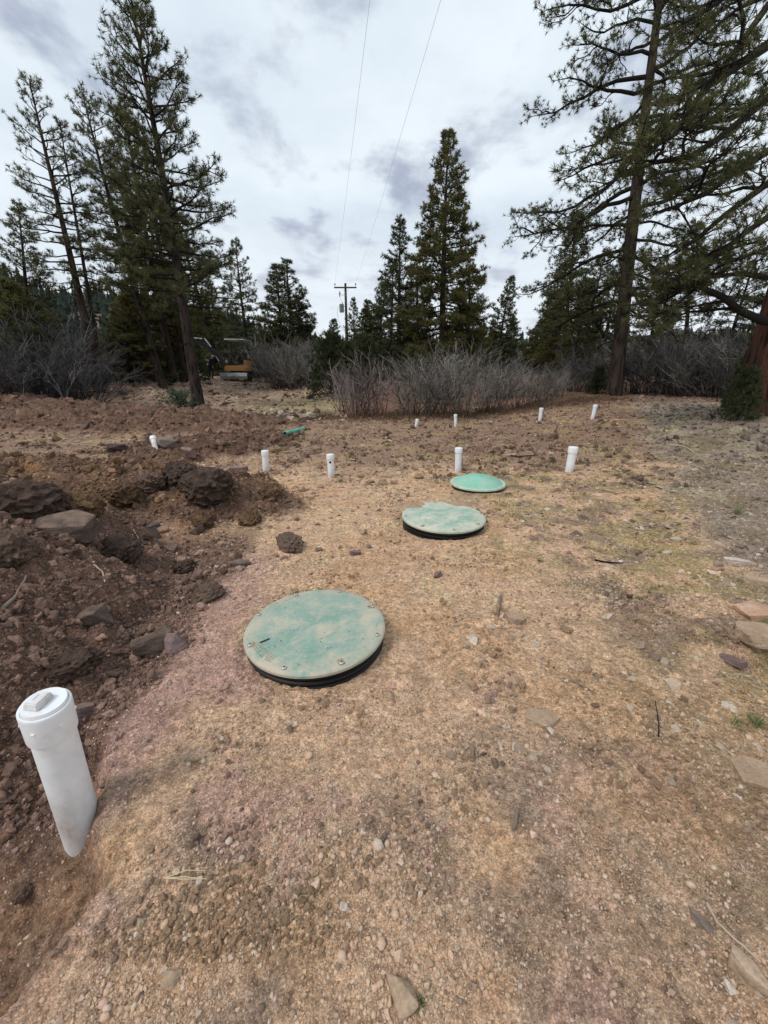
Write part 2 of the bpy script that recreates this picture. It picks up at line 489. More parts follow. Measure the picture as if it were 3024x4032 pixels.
M_LID3 = mat_lid('bright_green_plastic', (0.17, 0.43, 0.325), (0.235, 0.485, 0.375), (0.46, 0.47, 0.35), 0.50, 0.68, 0.75, 6.1)
M_RIM3 = mat_plain('pale_green_rim', (0.42, 0.58, 0.48), 0.6, 0.3, 0, (0.42, 0.34, 0.25), 14, 0.45, 0.62, 0.7)
M_RISER = mat_plain('black_plastic', (0.010, 0.010, 0.010), 0.45, 0.4, 0, (0.16, 0.11, 0.08), 9, 0.62, 0.78, 0.35)
M_SCREW = mat_plain('steel_screw', (0.46, 0.43, 0.39), 0.4, 0.5, 0.5)
M_DIRT = mat_clod('tan_soil_patch', (0.34, 0.23, 0.15), (0.44, 0.31, 0.21))
M_ORANGE = mat_plain('orange_machine_paint', (0.42, 0.21, 0.055), 0.5, 0.4, 0, (0.2, 0.13, 0.08), 4, 0.5, 0.7, 0.6)
M_BLACKM = mat_plain('black_machine_steel', (0.018, 0.018, 0.020), 0.5, 0.4, 0, (0.12, 0.09, 0.07), 4, 0.55, 0.75, 0.4)
M_TRACK = mat_plain('muddy_track_rubber', (0.022, 0.020, 0.019), 0.9, 0.2, 0, (0.13, 0.085, 0.06), 5, 0.45, 0.65, 0.7)
M_STEEL = mat_plain('worn_steel', (0.55, 0.55, 0.55), 0.35, 0.5, 0.7, (0.2, 0.14, 0.1), 5, 0.5, 0.7, 0.5)
M_ROOF = mat_plain('white_canopy_roof', (0.62, 0.63, 0.64), 0.4)
M_SEAT = mat_plain('black_seat_vinyl', (0.02, 0.02, 0.022), 0.6)
M_POLE = mat_bark('weathered_pole_wood', (0.045, 0.035, 0.03), (0.10, 0.08, 0.068), None, 0.05, 14)
M_CAN = mat_plain('grey_green_transformer', (0.22, 0.26, 0.24), 0.5)
M_PORC = mat_plain('brown_porcelain', (0.10, 0.09, 0.095), 0.3, 0.5)
M_WIRE = mat_plain('aluminium_wire', (0.52, 0.53, 0.55), 0.5, 0.4)
M_SKIN = mat_plain('skin', (0.42, 0.25, 0.18), 0.6)
M_JACKET = mat_plain('dark_jacket', (0.012, 0.013, 0.017), 0.9)
M_JEANS = mat_plain('dark_trousers', (0.020, 0.020, 0.028), 0.9)
M_BOOT = mat_plain('brown_boots', (0.10, 0.06, 0.05), 0.8)
M_CAP = mat_plain('pale_cap', (0.35, 0.34, 0.32), 0.8)

# ------------------------------------------------------------------ terrain
def ridge(x, y, pts):
    """soft ridge along a polyline; pts = (x, y, height, half width)"""
    best = np.zeros_like(x)
    for a, b in zip(pts[:-1], pts[1:]):
        ax, ay, ah, aw = a; bx, by, bh, bw = b
        L2 = (bx - ax) ** 2 + (by - ay) ** 2
        t = np.clip(((x - ax) * (bx - ax) + (y - ay) * (by - ay)) / L2, 0, 1)
        d = np.hypot(x - ax - t * (bx - ax), y - ay - t * (by - ay))
        h = ah + (bh - ah) * t; w = aw + (bw - aw) * t
        q = np.clip(1 - (d / w) ** 2, 0, 1)
        best = np.maximum(best, h * q ** 1.3)
    return best
PILE_A = [(-6.5, 4.9, .36, 1.1), (-4.2, 4.5, .42, 1.05), (-2.7, 4.45, .44, 1.0), (-1.75, 4.35, .30, .75), (-1.3, 4.2, .10, .5)]
PILE_B = [(-4.6, 3.3, .46, 1.1), (-2.7, 2.75, .52, .98), (-2.1, 2.05, .42, .74), (-1.88, 1.45, .32, .56)]
BERM_C = [(-18, 14.6, .7, 2.4), (-12, 12.9, .7, 2.2), (-8, 11.5, .50, 2.0), (-5.6, 10.8, .44, 1.8), (-3.6, 10.9, .28, 1.3), (-2.6, 11.0, .10, .8)]
BERM_D = [(-3.9, 6.7, .22, .75), (-2.9, 7.5, .30, .85), (-2.35, 8.6, .16, .6)]
def scarp(y):
    return np.interp(y, [-1, .3, .55, .68, .78, .86, 1.0, 1.15, 1.35, 1.6], [-1.05, -.98, -.87, -.83, -.80, -.885, -.965, -1.05, -1.20, -1.5])
def masks(x, y):
    wx = x + .22 * fbm(x, y, .9, 3, 5); wy = y + .22 * fbm(x, y, .9, 3, 6)
    A = ridge(wx, wy, PILE_A); B = ridge(wx, wy, PILE_B); C = ridge(wx, wy, BERM_C); D = ridge(wx, wy, BERM_D)
    dk = np.maximum.reduce([smooth(A, .0, .06), smooth(B, .0, .05), smooth(C, .0, .1), smooth(D, .0, .05)])
    return A, B, C, D, dk
def height(x, y):
    A, B, C, D, dk = masks(x, y)
    z = .46 * smooth(x, 2.2, 8.0) * smooth(y, 1.0, 7.0)
    z = z + .38 * smooth(y, 17, 33) + .5 * smooth(y, 14, 22) * smooth(-x, 6, 14)
    z = z + .9 * np.exp(-(((x - .3) / 2.6) ** 2 + ((y - 20.5) / 3.0) ** 2))
    z = z + .35 * smooth(x, 3, 14) * smooth(y, 12, 26)
    z = z - 1.2 * smooth(-x - .25 * y, 9, 16) * smooth(y, 10, 20)
    sc_ = scarp(y) + .035 * fbm(x, y, .12, 3, 29)
    pit = smooth(sc_ - x, -.02, .11) * smooth(1.75 - y, 0, .5) * (1 - .75 * smooth(-x, 1.25, 1.8))
    z = z - .20 * smooth(sc_ - x, .12, .5) * smooth(.98 - y, 0, .3)
    z = z - .17 * pit * (1 + .30 * fbm(x, y, .10, 3, 28)) + .035 * np.exp(-(((x + 1.05) / .11) ** 2 + ((y - .97) / .11) ** 2))
    z = z + A + B + C + D
    z = z - .17 * np.exp(-((x - 2.05) / .26) ** 2 - ((y - 1.72) / .12) ** 2)   # washed hollow under the slab
    rough = np.clip(.35 + .75 * smooth(y, 4.5, 8) + .35 * smooth(x, 1.0, 2.5), 0, 1.3) * (1 - smooth(y, 60, 120))
    z = z + .030 * fbm(x, y, 1.1, 3, 11) + .030 * rough * fbm(x, y, .35, 4, 12) + .035 * smooth(y, 5.5, 8) * np.abs(fbm(x, y, .5, 3, 19))
    w1, _ = worley(x, y, .11, 1)
    w2, _ = worley(x + .03 * pnoise(x * 9, y * 9, 4), y, .045, 2)
    w0, _ = worley(x + .05 * pnoise(x * 5, y * 5, 8), y, .24, 5)
    lump = .105 * (.55 - w0) * smooth(fbm(x, y, .7, 2, 31), -.25, .15) + .060 * (.5 - w1) + .026 * (.5 - w2) + .10 * fbm(x, y, .55, 4, 13) + .03 * np.abs(fbm(x, y, .16, 3, 14))
    fade = 1 - smooth(y, 25, 45)
    z = z + dk * lump * fade * np.where(C > .05, 1.0, 1.0) + fade * smooth(C, .02, .2) * (.20 * fbm(x, y, .9, 4, 17) + .14 * np.abs(fbm(x, y, .38, 3, 18)) - .03)
    z = z + (1 - dk) * fade * rough * (.016 * (.5 - w1) * smooth(fbm(x, y, .8, 3, 15), -.1, .3) + .012 * (.5 - w2))
    z = z + (1 - dk) * .030 * smooth(2.4 - y, 0, .8) * smooth(fbm(x, y, .9, 2, 27), -.2, .2) * np.abs(fbm(x * 2.0 + .3 * y, y * .6, .24, 3, 25))
    z = z + (1 - dk) * .0045 * fbm(x, y, .035, 2, 16) * (1 - smooth(y, 3, 8))
    field = smooth(y, 12, 16) * smooth(-x, 2, 5) * (1 - smooth(y, 34, 40))
    z = z + field * (1 - .6 * smooth(y, 24, 30) * smooth(x, -14, -12)) * (.30 * fbm(x, y, 1.9, 4, 21) + .30 * np.abs(fbm(x, y, .8, 3, 22)) - .06)
    z = z - 5.0 * smooth(y, 60, 160)
    return z
def capped(c, m):
    return np.maximum(c * np.minimum(1, m / np.maximum(c.max(1, keepdims=True), 1e-4)), .015)
def soil_colour(x, y):
    A, B, C, D, dk = masks(x, y)
    n1 = fbm(x, y, 1.3, 4, 41); n2 = fbm(x, y, .45, 4, 42); n3 = fbm(x, y, .16, 3, 43); n4 = fbm(x, y, .8, 4, 44)
    def L(c, d, m): return c + (np.array(d)[None] - c) * np.clip(m, 0, 1)[:, None]
    tan = (.50, .340, .225); ochre = (.47, .305, .185); purple = (.385, .245, .205); greyb = (.275, .200, .152)
    dark = (.122, .073, .052); med = (.225, .148, .106); olive = (.325, .252, .125); litter = (.25, .205, .168)
    straw = (.47, .39, .205); red = (.23, .105, .070); pink = (.26, .15, .135); rust = (.20, .115, .058)
    c = np.tile(np.array(tan), (len(x), 1))
    c = L(c, straw, .6 * smooth(n2 + .4 * n3, 0.0, .35) * smooth(y, 1.9, 2.6))
    c = L(c, ochre, smooth(n4, -.05, .25))
    # near apron: grey-brown gravel in front, purple on the left
    front = smooth(1.35 - y + .35 * n1 + .12 * n2, -.1, .35)
    c = L(c, greyb, .80 * front * smooth(n2 + .5 * n1, -.35, .1))
    c = L(c, tan, .85 * smooth(n2 + .5 * n4, .14, .34) * smooth(y, .4, .8))
    c = L(c, purple, .62 * smooth(n2 + .35 * n3 + .3 * n1 + .25 * smooth(-x, -.2, 1.2) - .05, .06, .30) * smooth(2.1 - y, 0, .5) * smooth(1.4 - x, 0, .5))
    c = L(c, purple, .8 * smooth(-x + .3 * n2 - .62, 0, .35) * smooth(3.3 - y, 0, .6) * smooth(y, .9, 1.3))
    # olive, straw-covered right
    right = smooth(x + .3 * n1 + .10 * y - .80, 0, 1.1) * smooth(y, 1.0, 1.8)
    c = L(c, olive, .9 * right * smooth(n2 + .5 * n4, -.22, .12))
    c = L(c, (.19, .125, .09), .75 * right * smooth(n2 - .6 * n4 + .4 * n3, .10, .30))
    c = L(c, greyb, .7 * smooth(n3 + n2, .12, .4) * smooth(x, .9, 1.6))
    c = L(c, ochre, .7 * smooth(x, .45, .8) * smooth(1.35 - y, 0, .4) * smooth(n2, -.15, .15))
    # middle field: brown churned ground
    mid = smooth(y + 1.2 * n1, 5.2, 7.2)
    c = L(c, med, .94 * mid)
    c = L(c, olive, .65 * mid * smooth(n4 + .4 * n2, .08, .28) * smooth(14 - y, 0, 2))
    c = L(c, (.30, .20, .15), .55 * smooth(n3, .12, .4) * mid)
    c = L(c, (.12, .078, .056), .6 * smooth(n2 + n3, .12, .4) * smooth(y, 4, 6))
    # grey needle litter far right
    lit = smooth(x - .50 * y - 1.0 + .5 * n1 + .25 * n2, 0, .5) * smooth(y, 1.7, 2.4)
    c = L(c, litter, .88 * lit)
    c = L(c, (.34, .30, .18), .6 * lit * smooth(n2 + .5 * n1, .05, .3) * smooth(y, 3.5, 5))
    c = L(c, (.095, .075, .062), .6 * lit * smooth(n3 - .4 * n2, .1, .35))
    # disturbed slope below the excavator
    field = smooth(y, 12.5, 15) * smooth(-x, .5, 3)
    c = L(c, (.21, .145, .105), field)
    c = L(c, (.35, .28, .20), .6 * field * smooth(n2 + n1, .05, .35))
    c = L(c, (.30, .26, .13), .7 * smooth(y, 12.5, 16) * np.exp(-((x + 3.2) / 1.8) ** 2))
    c = L(c, (.13, .075, .055), .8 * smooth(y, 13, 16) * smooth(x, -1.8, -.8) * smooth(4 - x, 0, 2))
    # trench floor between the berms, and the strip of pale ground behind pile A
    c = L(c, pink, .9 * ridge(x, y, [(-4.6, 7.9, 1, .5), (-3.3, 9.1, 1, .45), (-2.4, 9.5, .5, .4)]) * (1 - dk * .6))
    c = L(c, (.33, .22, .15), .8 * ridge(x, y, [(-6, 6.0, 1, .9), (-4.2, 6.4, 1, .8), (-2.7, 5.7, .8, .5)]) * (1 - .8 * dk))
    # dark spoil
    c = L(c, tuple(q / 1.12 for q in dark), .95 * dk)
    c = L(c, rust, .85 * smooth(A, .02, .12) * smooth(n2 + .5 * n3, -.02, .25))
    c = L(c, (.175, .112, .085), .75 * dk * smooth(n3 + .3 * n2, .05, .30))
    c = L(c, (.15, .085, .080), .6 * dk * smooth(B, .02, .2) * smooth(n4, .05, .25))
    # pit around the near pipe: brown soil with shade painted in for depth
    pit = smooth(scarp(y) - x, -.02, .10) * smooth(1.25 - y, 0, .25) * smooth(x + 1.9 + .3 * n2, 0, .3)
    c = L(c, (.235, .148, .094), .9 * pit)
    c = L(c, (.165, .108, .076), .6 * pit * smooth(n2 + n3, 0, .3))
    lip = np.exp(-((x - scarp(y) - .12) / .12) ** 2) * smooth(.75 - y, 0, .15)
    c = L(c, (.50, .335, .215), .75 * lip)
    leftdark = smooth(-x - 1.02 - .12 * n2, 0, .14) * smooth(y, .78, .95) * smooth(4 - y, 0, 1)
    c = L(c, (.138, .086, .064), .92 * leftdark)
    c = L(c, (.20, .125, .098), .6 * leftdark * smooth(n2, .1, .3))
    c = L(c, (.15, .088, .062), .75 * smooth(y + .5 * n1, 12.6, 13.6) * smooth(x, -1.6, -.8))
    c = L(c, (.05, .06, .03), .85 * smooth(y, 26, 40) * smooth(x, -9, -6))
    return np.clip(1.26 * c * (1 + .16 * n3[:, None]), .01, .9)

ys_s = []
for dy in np.arange(2500, 812, -3.7):
    d = ray(829, dy); ys_s.append(CAM_Z * d[1] / -d[2])
ys = np.array([v for v in ys_s if v > .32])
ys = np.concatenate([[-14, -8, -5, -3, -2, -1.3, -.8, -.45, -.2, -.05, .06, .14, .2, .25, .29], ys])
dense_ = [8.0]
while dense_[-1] < 40: dense_.append(dense_[-1] + .06 + .0075 * (dense_[-1] - 8))
ys = np.sort(np.concatenate([ys[(ys < 8.0)], dense_, ys[ys > 40.3]]))
last = ys[-1]; far = []
while last < 420: last *= 1.10; far.append(last)
ys = np.concatenate([ys, far])
NX = 640
sv = np.linspace(-1, 1, NX); ms = .42 * sv + .58 * sv ** 3
def halfw(y): return 2.4 + 1.55 * np.maximum(y, 0) + 6 * smooth(-y, 0, 6)
W = halfw(ys)
GX = W[:, None] * ms[None]; GY = np.repeat(ys[:, None], NX, 1)
GZ = height(GX.ravel(), GY.ravel()).reshape(GX.shape)
def gz(x, y):
    x = np.atleast_1d(np.asarray(x, float)); y = np.atleast_1d(np.asarray(y, float))
    j = np.interp(y, ys, np.arange(len(ys))); s = np.interp(x / halfw(y), ms, np.arange(NX))
    j0 = np.clip(j.astype(int), 0, len(ys) - 2); i0 = np.clip(s.astype(int), 0, NX - 2)
    fj = j - j0; fi = s - i0
    return (GZ[j0, i0] * (1 - fj) * (1 - fi) + GZ[j0 + 1, i0] * fj * (1 - fi) + GZ[j0, i0 + 1] * (1 - fj) * fi + GZ[j0 + 1, i0 + 1] * fj * fi)
def g1(x, y): return float(gz(x, y)[0])
def on(dx, dy, lift=0.0):
    """where the line of sight through a photo point meets the terrain"""
    d = ray(dx, dy); t = np.concatenate([np.arange(.3, 6, .02), np.arange(6, 45, .1)]) / d[1]
    zz = CAM_Z + d[2] * t; g = gz(d[0] * t, d[1] * t)
    k = np.argmax(zz < g)
    if not (zz < g).any(): k = len(t) - 1
    return Vector((d[0] * t[k], d[1] * t[k], float(g[k]) + lift))
_idx = np.arange(GX.size).reshape(GX.shape)
GF = np.stack([_idx[:-1, :-1], _idx[:-1, 1:], _idx[1:, 1:], _idx[1:, :-1]], -1).reshape(-1, 4)
gme = mesh_np('ground', np.stack([GX, GY, GZ], -1).reshape(-1, 3), GF, [M_GROUND], True)
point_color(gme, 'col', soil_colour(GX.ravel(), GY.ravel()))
ground = tag(obj('ground', gme), 'bare tan and brown graded soil with gravel', None, None, 'structure')

# far hills
def hill(name, label, prof, Y0, Y1, mat):
    """prof: (photo x, photo y) skyline at distance Y1; falls to the ground at Y0"""
    xs = np.linspace(prof[0][0], prof[-1][0], 160); sky_y = np.interp(xs, [p[0] for p in prof], [p[1] for p in prof])
    rows = []
    for k in range(26):
        f = k / 25.0; Yk = Y0 + (Y1 - Y0) * f
        r = []
        for x_, y_ in zip(xs, sky_y):
            top = at(x_, y_, Y1); px = at(x_, 790, Yk)
            z = -6 + (top.z + 6) * (f ** 0.9) + 4.0 * f * (1 - f) * float(fbm(np.array([px.x]), np.array([Yk]), 40, 3, 3)[0])
            r.append((px.x, Yk, z))
        rows.append(r)
    back = [(p[0], Y1 + 60, -6) for p in rows[-1]]; rows.append(back)
    V = np.array(rows); n = V.shape[1]
    id_ = np.arange(V.shape[0] * n).reshape(V.shape[:2])
    F = np.stack([id_[:-1, :-1], id_[:-1, 1:], id_[1:, 1:], id_[1:, :-1]], -1).reshape(-1, 4)
    o = tag(obj(name, mesh_np(name, V.reshape(-1, 3), F, [mat], True)), label, None, None, 'structure')
    return V
def mat_hill():
    t = NT('hill_scrub'); p = t.pos()
    c = t.ramp(t.noise(p, 0.05, 6, 0.65), [(0.35, (0.075, 0.075, 0.055)), (0.5, (0.12, 0.098, 0.075)), (0.6, (0.19, 0.13, 0.10))])
    t.set('Base Color', c).set('Roughness', 1.0).set('Specular IOR Level', 0.05)
    return t.m
M_HILL = mat_hill()
HV1 = hill('hill', 'dark wooded hill rising at far left behind the pines',
           [(-900, 470), (-300, 520), (0, 588), (60, 605), (120, 622), (165, 632), (240, 632), (300, 640), (420, 668), (520, 705), (600, 735), (700, 752), (900, 765), (1150, 795), (1300, 815)], 90, 230, M_HILL)
HV2 = hill('far_ridge', 'low far ridge on the horizon behind the pole',
           [(300, 700), (520, 718), (640, 735), (700, 742), (800, 740), (1000, 735), (1300, 728), (1700, 715), (2600, 690)], 170, 330, M_HILL)

# ------------------------------------------------------------------ GN scatter for uncountable stuff
def stone_mesh(name, seed, mat, sub=1, flat_=0.7, rough=0.25, angular=False):
    rng = np.random.RandomState(seed)
    bm = bmesh.new()
    if angular:
        for k in range(11):
            v = rng.normal(size=3); v /= np.linalg.norm(v)
            v = np.sign(v) * np.abs(v) ** 0.6 * rng.uniform(.75, 1.05); bm.verts.new((v[0], v[1] * .8, v[2] * flat_))
        bmesh.ops.convex_hull(bm, input=list(bm.verts))
        loose = [v for v in bm.verts if not v.link_faces]
        bmesh.ops.delete(bm, geom=loose, context='VERTS')
        bmesh.ops.triangulate(bm, faces=bm.faces)
    else:
        bmesh.ops.create_icosphere(bm, subdivisions=sub, radius=1.0)
        sc = np.array([1.0, rng.uniform(.65, .9), flat_])
        ph = rng.rand(6, 3) * 6.28; fr = rng.normal(size=(6, 3)) * (1.6 if sub < 3 else 2.6)
        for v in bm.verts:
            p = np.array(v.co)
            d = 1 + rough * np.mean(np.sin(fr @ p + ph[:, 0])) * 2 + rng.uniform(-1, 1) * rough * .3
            v.co = Vector(p * d * sc)
        for f in bm.faces: f.smooth = sub < 3 and rough < .3
    for f in bm.faces: f.material_index = 0
    me = bpy.data.meshes.new(name); bm.to_mesh(me); bm.free(); me.materials.append(mat)
    return me
def scatter(name, label, P, S, C, meshes, seed, tilt=0.35, mat=None):
    """one 'stuff' object: points instancing small meshes"""
    rng = np.random.RandomState(seed); n = len(P)
    me = bpy.data.meshes.new(name); me.vertices.add(n); me.vertices.foreach_set('co', np.asarray(P, np.float32).ravel())
    point_float(me, 'scl', S)
    rot = np.stack([rng.normal(0, tilt, n), rng.normal(0, tilt, n), rng.rand(n) * 6.283], -1)
    a = me.attributes.new('rot', 'FLOAT_VECTOR', 'POINT'); a.data.foreach_set('vector', rot.astype(np.float32).ravel())
    point_color(me, 'col', C)
    a = me.attributes.new('pick', 'INT', 'POINT'); a.data.foreach_set('value', rng.randint(0, len(meshes), n).astype(np.int32))
    me.update()
    if mat: me.materials.append(mat)
    o = obj(name, me)
    tag(o, label, None, None, 'stuff')
    cl = bpy.data.collections.new(name + '_shapes')
    for i, m in enumerate(meshes):
        so = bpy.data.objects.new('%s_shape_%02d' % (name, i), m); cl.objects.link(so)
    ng = bpy.data.node_groups.new(name + '_nodes', 'GeometryNodeTree')
    ng.interface.new_socket('Geometry', in_out='INPUT', socket_type='NodeSocketGeometry')
    ng.interface.new_socket('Geometry', in_out='OUTPUT', socket_type='NodeSocketGeometry')
    N, Lk = ng.nodes, ng.links
    gi = N.new('NodeGroupInput'); go = N.new('NodeGroupOutput')
    iop = N.new('GeometryNodeInstanceOnPoints'); ci = N.new('GeometryNodeCollectionInfo')
    ci.inputs['Collection'].default_value = cl; ci.inputs['Separate Children'].default_value = True
    ci.inputs['Reset Children'].default_value = True
    iop.inputs['Pick Instance'].default_value = True
    def na(nm, ty):
        q = N.new('GeometryNodeInputNamedAttribute'); q.data_type = ty; q.inputs['Name'].default_value = nm; return q.outputs['Attribute']
    e2r = N.new('FunctionNodeEulerToRotation')
    Lk.new(gi.outputs[0], iop.inputs['Points']); Lk.new(ci.outputs[0], iop.inputs['Instance'])
    Lk.new(na('pick', 'INT'), iop.inputs['Instance Index'])
    Lk.new(na('rot', 'FLOAT_VECTOR'), e2r.inputs[0]); Lk.new(e2r.outputs[0], iop.inputs['Rotation'])
    Lk.new(na('scl', 'FLOAT'), iop.inputs['Scale'])
    Lk.new(iop.outputs[0], go.inputs[0])
    md = o.modifiers.new('scatter', 'NODES'); md.node_group = ng
    return o

LIDS = [(at(682, 1352, 2.01), .375), (at(958, 1108, 4.0), .39), (at(1032, 1042, 5.2), .345)]
def clear_of_lids(x, y, m=0.02):
    k = np.ones(len(x), bool)
    for (cx, cy, r) in LID_XY: k &= np.hypot(x - cx, y - cy) > r + m
    return k
def lid_centre(dx, dy, z):
    p = flat(dx, dy, z); return p.x, p.y
LID1 = (*lid_centre(682, 1349, .095), .378, .095)
LID2 = (*lid_centre(958, 1112, .105), .395, .105)
LID3 = (*lid_centre(1032, 1042, .055), .345, .055)
LID_XY = [LID1[:3], LID2[:3], LID3[:3]]

rng = np.random.RandomState(3)
peb = [stone_mesh('pebble', 10 + i, M_GRAVEL, 1, .6 + .06 * i, .16) for i in range(4)] + \
      [stone_mesh('chip', 30 + i, M_GRAVEL, 1, .45 + .1 * i, angular=True) for i in range(6)]
def gravel_points(n, y0, y1, smin, smax, power, xw=1.05, dens_seed=50, thr=-.5):
    y = y0 * (y1 / y0) ** rng.rand(n) if y0 > .3 else y0 + (y1 - y0) * rng.rand(n)
    x = (rng.rand(n) * 2 - 1) * (xw * (.9 * y + .6))
    s = smin * (1 - rng.rand(n) * (1 - (smin / smax) ** power)) ** (-1 / power)
    d = 1.3 * fbm(x, y, .45, 4, dens_seed)
    A, B, C, D, dk = masks(x, y)
    keep = (d + .28 * rng.normal(size=n) > thr) & (rng.rand(n) > dk * .75) & clear_of_lids(x, y)
    keep &= ~((x < scarp(y)) & (y < 1.2) & (rng.rand(n) < .75))
    x, y, s = x[keep], y[keep], s[keep]
    z = gz(x, y) + s * .18
    base = soil_colour(x, y)
    m = len(x)
    lum = np.exp(rng.normal(0.20, .42, m))
    pal = np.array([(.36, .29, .23), (.46, .39, .31), (.24, .185, .155), (.31, .20, .18), (.40, .27, .17), (.60, .53, .45), (.17, .135, .12)])
    pk = pal[rng.choice(len(pal), m, p=[.25, .17, .18, .13, .15, .04, .08])]
    mixf = rng.uniform(.15, .70, m)[:, None]
    col = (base * (1 - mixf) + pk * 1.5 * mixf) * lum[:, None]
    col = np.maximum(col * np.minimum(1, .66 / col.max(1, keepdims=True)), .03)
    return np.stack([x, y, z], -1), s, col
g1_ = gravel_points(135000, .36, 3.6, .0019, .010, 2.3, thr=-.10)
g2_ = gravel_points(48000, 2.2, 11.0, .0040, .024, 2.3, thr=-.05)
g3_ = gravel_points(1100, .4, 5.0, .010, .022, 3.0, thr=.1)
def grit(L, n):
    a, q = rng.rand(n) * 6.283, np.sqrt(rng.rand(n)) * L[2] * .93
    x, y = L[0] + q * np.cos(a), L[1] + q * np.sin(a); sz = rng.uniform(.0015, .0042, n)
    return np.stack([x, y, np.full(n, L[3] + .006)], -1), sz, np.array([(.12, .09, .07), (.42, .31, .22), (.22, .16, .12)])[rng.randint(0, 3, n)]
g4_, g5_ = grit(LID1, 110), grit(LID2, 120)
P = np.concatenate([a[0] for a in (g1_, g2_, g3_, g4_, g5_)]); S = np.concatenate([a[1] for a in (g1_, g2_, g3_, g4_, g5_)]); C_ = np.concatenate([a[2] for a in (g1_, g2_, g3_, g4_, g5_)])
scatter('gravel', 'small mixed gravel strewn over the graded soil', P, S, C_, peb, 4)

# flat stone chips over the churned middle field and right side
n = 16000
y = 3.5 * (24 / 3.5) ** rng.rand(n); x = (rng.rand(n) * 2 - 1) * (1.05 * y + .8)
A, B, C, D, dk = masks(x, y)
k = (rng.rand(n) > dk * .9) & clear_of_lids(x, y) & (fbm(x, y, 1.2, 3, 77) + .3 * rng.normal(size=n) > .0)
x, y = x[k], y[k]; m = len(x)
s = .018 * (1 - rng.rand(m) * .97) ** (-1 / 2.6); s = np.clip(s, .015, .11) * np.clip(.55 + y * .07, .6, 1.3)
col = np.array([(.36, .26, .20), (.48, .38, .30), (.28, .17, .13), (.22, .16, .13)])[rng.randint(0, 4, m)] * np.exp(rng.normal(0, .2, m))[:, None]
slabs = [stone_mesh('chip_slab', 60 + i, M_GRAVEL, 1, .22 + .06 * i, angular=True) for i in range(5)]
scatter('stone_chips', 'flat sandstone chips scattered over the churned field', np.stack([x, y, gz(x, y) + s * .06], -1), s, capped(col, .6), slabs, 8, .18)

n = 2600
y = 1.0 * 6 ** rng.rand(n); x = rng.uniform(.15, 1.0, n) * (.95 * y + .6)
k = clear_of_lids(x, y) & (fbm(x, y, .6, 3, 171) + .25 * rng.normal(size=n) + .25 * smooth(x - .4 * y, .3, 1.2) > .12)
x, y = x[k], y[k]; m = len(x); s = np.clip(.008 * (1 - rng.rand(m) * .98) ** (-1 / 2.2), .007, .05) * np.clip(.5 + .25 * y, .6, 1.4)
col = np.array([(.46, .36, .27), (.36, .26, .19), (.52, .43, .34), (.26, .185, .15)])[rng.randint(0, 4, m)] * np.exp(rng.normal(0, .22, m))[:, None]
scatter('rubble', 'angular loose rubble over the right side of the graded ground', np.stack([x, y, gz(x, y) + s * .10], -1), s, capped(col, .6), slabs, 18, .22)
# clods on the spoil piles
n = 90000
y = 1.0 * (15 / 1.0) ** rng.rand(n); x = -rng.rand(n) * (1.15 * y + 1.0) - .2
A, B, C, D, dk = masks(x, y)
spill = np.maximum.reduce([ridge(x, y, [(a, b, 1.0, w * 1.35) for a, b, h, w in pl]) for pl in (PILE_A, PILE_B, BERM_D)])
edge = np.maximum(.30 * smooth(spill, .02, .3) * (1 - dk), 0) + smooth(-x - 1.02, 0, .2) * smooth(y, .9, 1.1) * smooth(3.5 - y, 0, 1)
k = rng.rand(n) < np.maximum(dk, edge) * (.3 + .7 * smooth(fbm(x, y, .4, 3, 91), -.25, .2)) * np.where(C > .05, .6, 1)
x, y, A = x[k], y[k], A[k]; m = len(x)
s = np.minimum(np.clip(.0065 * (1 - rng.rand(m) * .995) ** (-1 / 2.3), .006, .085) * np.clip(.55 + y * .13, .6, 1.6) * np.where(y > 7, 1.35, 1.0), .012 + .012 * y)
base = soil_colour(x, y); rust = (rng.rand(m) < .25 * smooth(A, .02, .15))[:, None]
col = np.where(rust, np.array([(.17, .105, .058)]), base) * np.exp(rng.normal(.12, .28, m))[:, None]
clodm = [stone_mesh('clod', 80 + i, M_CLODS, 3, .75, .46) for i in range(6)] + [stone_mesh('crumb', 90 + i, M_CLODS, 1, .8, angular=True) for i in range(4)]
scatter('soil_crumbs', 'loose dark clods crumbling over the spoil piles', np.stack([x, y, gz(x, y) + s * .25], -1), s, capped(col, .4), clodm, 9, .8)
# broken rock and roots over the churned slope below the excavator
n = 5200
y = rng.uniform(12, 33, n); x = rng.uniform(-.62, -.02, n) * y
A, B, C, D, dk = masks(x, y)
k = (dk < .3) & (fbm(x, y, 2.2, 3, 131) + .25 * rng.normal(size=n) > .02)
x, y = x[k], y[k]; m = len(x)
s = np.clip(.045 * (1 - rng.rand(m) * .97) ** (-1 / 2.4), .04, .30)
col = np.array([(.40, .32, .25), (.30, .20, .15), (.16, .11, .085), (.46, .39, .32), (.12, .085, .065)])[rng.choice(5, m, p=[.2, .25, .25, .1, .2])] * np.exp(rng.normal(0, .25, m))[:, None]
scatter('field_debris', 'broken rock and clods over the churned slope below the excavator', np.stack([x, y, gz(x, y) + s * .05], -1), s, capped(col, .55), slabs + clodm[:4], 14, .35)
